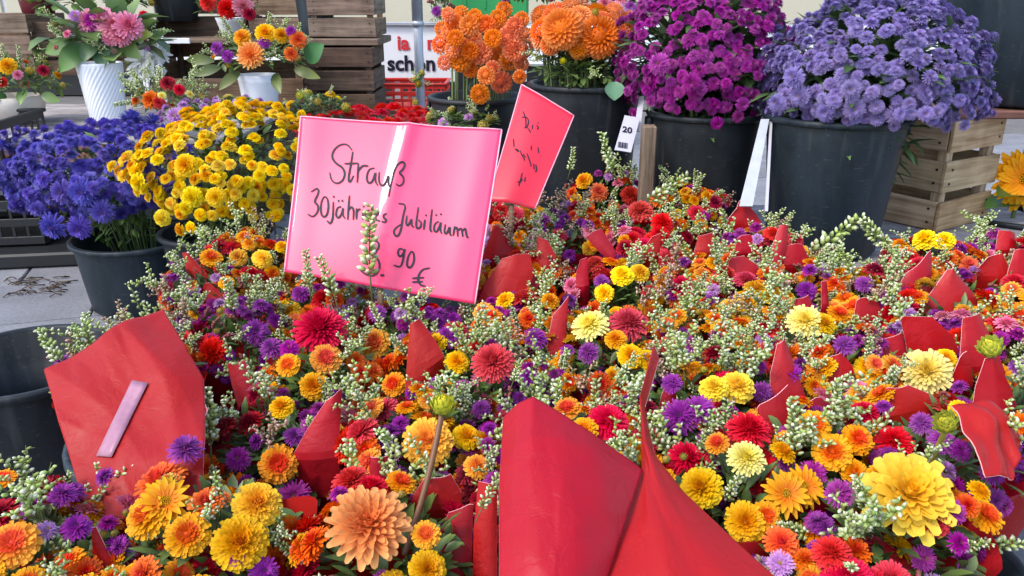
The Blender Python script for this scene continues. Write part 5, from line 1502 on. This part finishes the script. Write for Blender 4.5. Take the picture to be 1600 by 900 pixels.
def write(t, inv, origin, nrm, strokes, conv, rad, mat):
    for s in strokes:
        pts = [Vector((*conv(*q), 0)) for q in s]
        pts = smooth_poly(pts, 2) if len(pts) > 2 else pts
        dense = []
        for a, b in zip(pts, pts[1:]):
            k = max(1, int((b - a).length / 4))
            dense += [a.lerp(b, i / k) for i in range(k)]
        dense.append(pts[-1])
        P = [inv(p.x, p.y) - origin for p in dense]
        vs = []; fs = []
        for i, p in enumerate(P):
            d = (P[min(i + 1, len(P) - 1)] - P[max(i - 1, 0)])
            side = d.cross(nrm)
            side = side.normalized() * rad if side.length > 1e-9 else Vector((rad, 0, 0))
            tp = .55 + .45 * math.sin(math.pi * min(1, (i + .6) / len(P)))
            vs += [p - side * tp, p + side * tp]
        for i in range(len(P) - 1): fs.append((2 * i, 2 * i + 1, 2 * i + 3, 2 * i + 2))
        m = MB(); m.add(vs, fs)
        part("pen_stroke", m.mesh("stroke", mat), t)
sg, inv1, og1, n1 = make_sign([(470, 182), (784, 202), (742, 475), (445, 425)], (1.57, 1.54), (1.50, 1.47), [(.545, -.10, .034, .0054, 1.15), (.06, .0, .06, .0010, 0), (.93, -.06, .06, .0012, 0), (.74, -.05, .16, -.005, 0)], "price_sign",
                             "large pink laminated price sign handwritten with a bouquet offer", M_PINK)
ST = [
 [(290, 112), (265, 80), (225, 85), (195, 115), (188, 150), (210, 180), (245, 200), (256, 235), (240, 270), (210, 282), (185, 262), (178, 225)],
 [(294, 120), (285, 180), (270, 262), (280, 276), (298, 240)], [(252, 180), (322, 178)], [(322, 180), (316, 276)], [(319, 220), (342, 188), (372, 192)],
 [(402, 202), (376, 206), (362, 245), (370, 280), (394, 272), (410, 212), (405, 268), (420, 290)], [(426, 222), (424, 276), (444, 295), (464, 270), (476, 232), (472, 286), (484, 302)],
 [(474, 346), (490, 262), (510, 192), (540, 166), (558, 182), (545, 210), (524, 226), (550, 246), (548, 280), (526, 294), (510, 280)],
 [(84, 322), (118, 300), (124, 326), (98, 372), (120, 388), (120, 420), (95, 450), (68, 434)], [(150, 345), (135, 370), (132, 425), (145, 450), (165, 440), (173, 390), (165, 350), (150, 345)],
 [(196, 372), (195, 450), (182, 486), (165, 466)], [(196, 342), (200, 350)], [(236, 396), (215, 400), (208, 440), (222, 456), (240, 430), (246, 394), (243, 440), (256, 456)], [(221, 362), (224, 371)], [(240, 362), (243, 371)],
 [(277, 340), (268, 462)], [(270, 418), (285, 394), (299, 410), (296, 462)], [(313, 404), (312, 460)], [(313, 428), (322, 410), (333, 408)], [(346, 412), (345, 462)], [(347, 392), (349, 398)],
 [(378, 412), (360, 420), (358, 452), (374, 455), (387, 412), (384, 480), (368, 512)], [(404, 446), (424, 432), (420, 412), (408, 420), (406, 462), (430, 468)], [(464, 430), (446, 438), (450, 454), (464, 462), (455, 476), (438, 470)],
 [(522, 380), (562, 384), (546, 440), (535, 520), (515, 551), (497, 526), (506, 504), (536, 484)], [(566, 440), (560, 480), (572, 496), (590, 450), (588, 490), (601, 500)], [(623, 398), (608, 500), (628, 508), (641, 480), (624, 462)],
 [(656, 460), (650, 512)], [(660, 436), (663, 443)], [(692, 408), (680, 514), (692, 522)], [(726, 470), (705, 480), (700, 515), (715, 526), (732, 490), (737, 468), (732, 520), (743, 530)], [(711, 434), (714, 442)], [(735, 430), (738, 438)],
 [(759, 484), (752, 525), (765, 536), (783, 488), (780, 536), (791, 541)], [(806, 494), (798, 542)], [(802, 512), (818, 494), (821, 546)], [(822, 516), (840, 500), (846, 548)], [(846, 518), (860, 500), (865, 548), (876, 552)],
 [(375, 576), (410, 562), (430, 590), (405, 630), (386, 641), (420, 655), (432, 700), (405, 745), (360, 740), (318, 702)], [(432, 738), (452, 742)], [(434, 744), (450, 738)],
 [(548, 612), (526, 604), (518, 634), (535, 650), (556, 618), (552, 608), (548, 660), (534, 702), (500, 690)], [(586, 620), (570, 650), (564, 694), (584, 706), (603, 670), (600, 625), (586, 620)],
 [(682, 704), (642, 710), (618, 750), (630, 790), (658, 795)], [(592, 756), (652, 752)], [(592, 775), (646, 772)]]
write(sg, inv1, og1, n1, ST, lambda x, y: (460 + x / 3.2156, 200 + y / 3.2156), .0021, M_INK)
sg2, inv2, og2, n2 = make_sign([(815, 133), (897, 180), (836, 326), (762, 316)], (1.86, 1.84), (1.74, 1.73), [(.3, .1, .3, .006, 0)], "price_sign", "smaller red sign tilted to the right with thin dark scribble", M_REDSIGN, 24)
S2 = [[(245, 190), (255, 215), (265, 250), (262, 300)], [(235, 230), (270, 225), (285, 260), (270, 300), (250, 300)], [(275, 300), (290, 320), (295, 330)], [(310, 280), (305, 310)], [(335, 280), (350, 300), (338, 310)], [(345, 262), (347, 270)],
      [(180, 375), (185, 430)], [(190, 440), (205, 455), (218, 462), (205, 440), (192, 448)], [(225, 450), (235, 480), (250, 500), (255, 520)], [(245, 475), (262, 500)], [(300, 420), (300, 450)], [(345, 430), (350, 470)], [(270, 470), (290, 520), (300, 560)], [(315, 540), (320, 580)], [(330, 545), (338, 585), (326, 595)],
      [(240, 600), (225, 660), (215, 690)], [(205, 660), (225, 665), (240, 640)], [(260, 630), (255, 660)]]
write(sg2, inv2, og2, n2, S2, lambda x, y: (760 + x / 4.2867, 130 + y / 4.2867), .0015, M_INK)
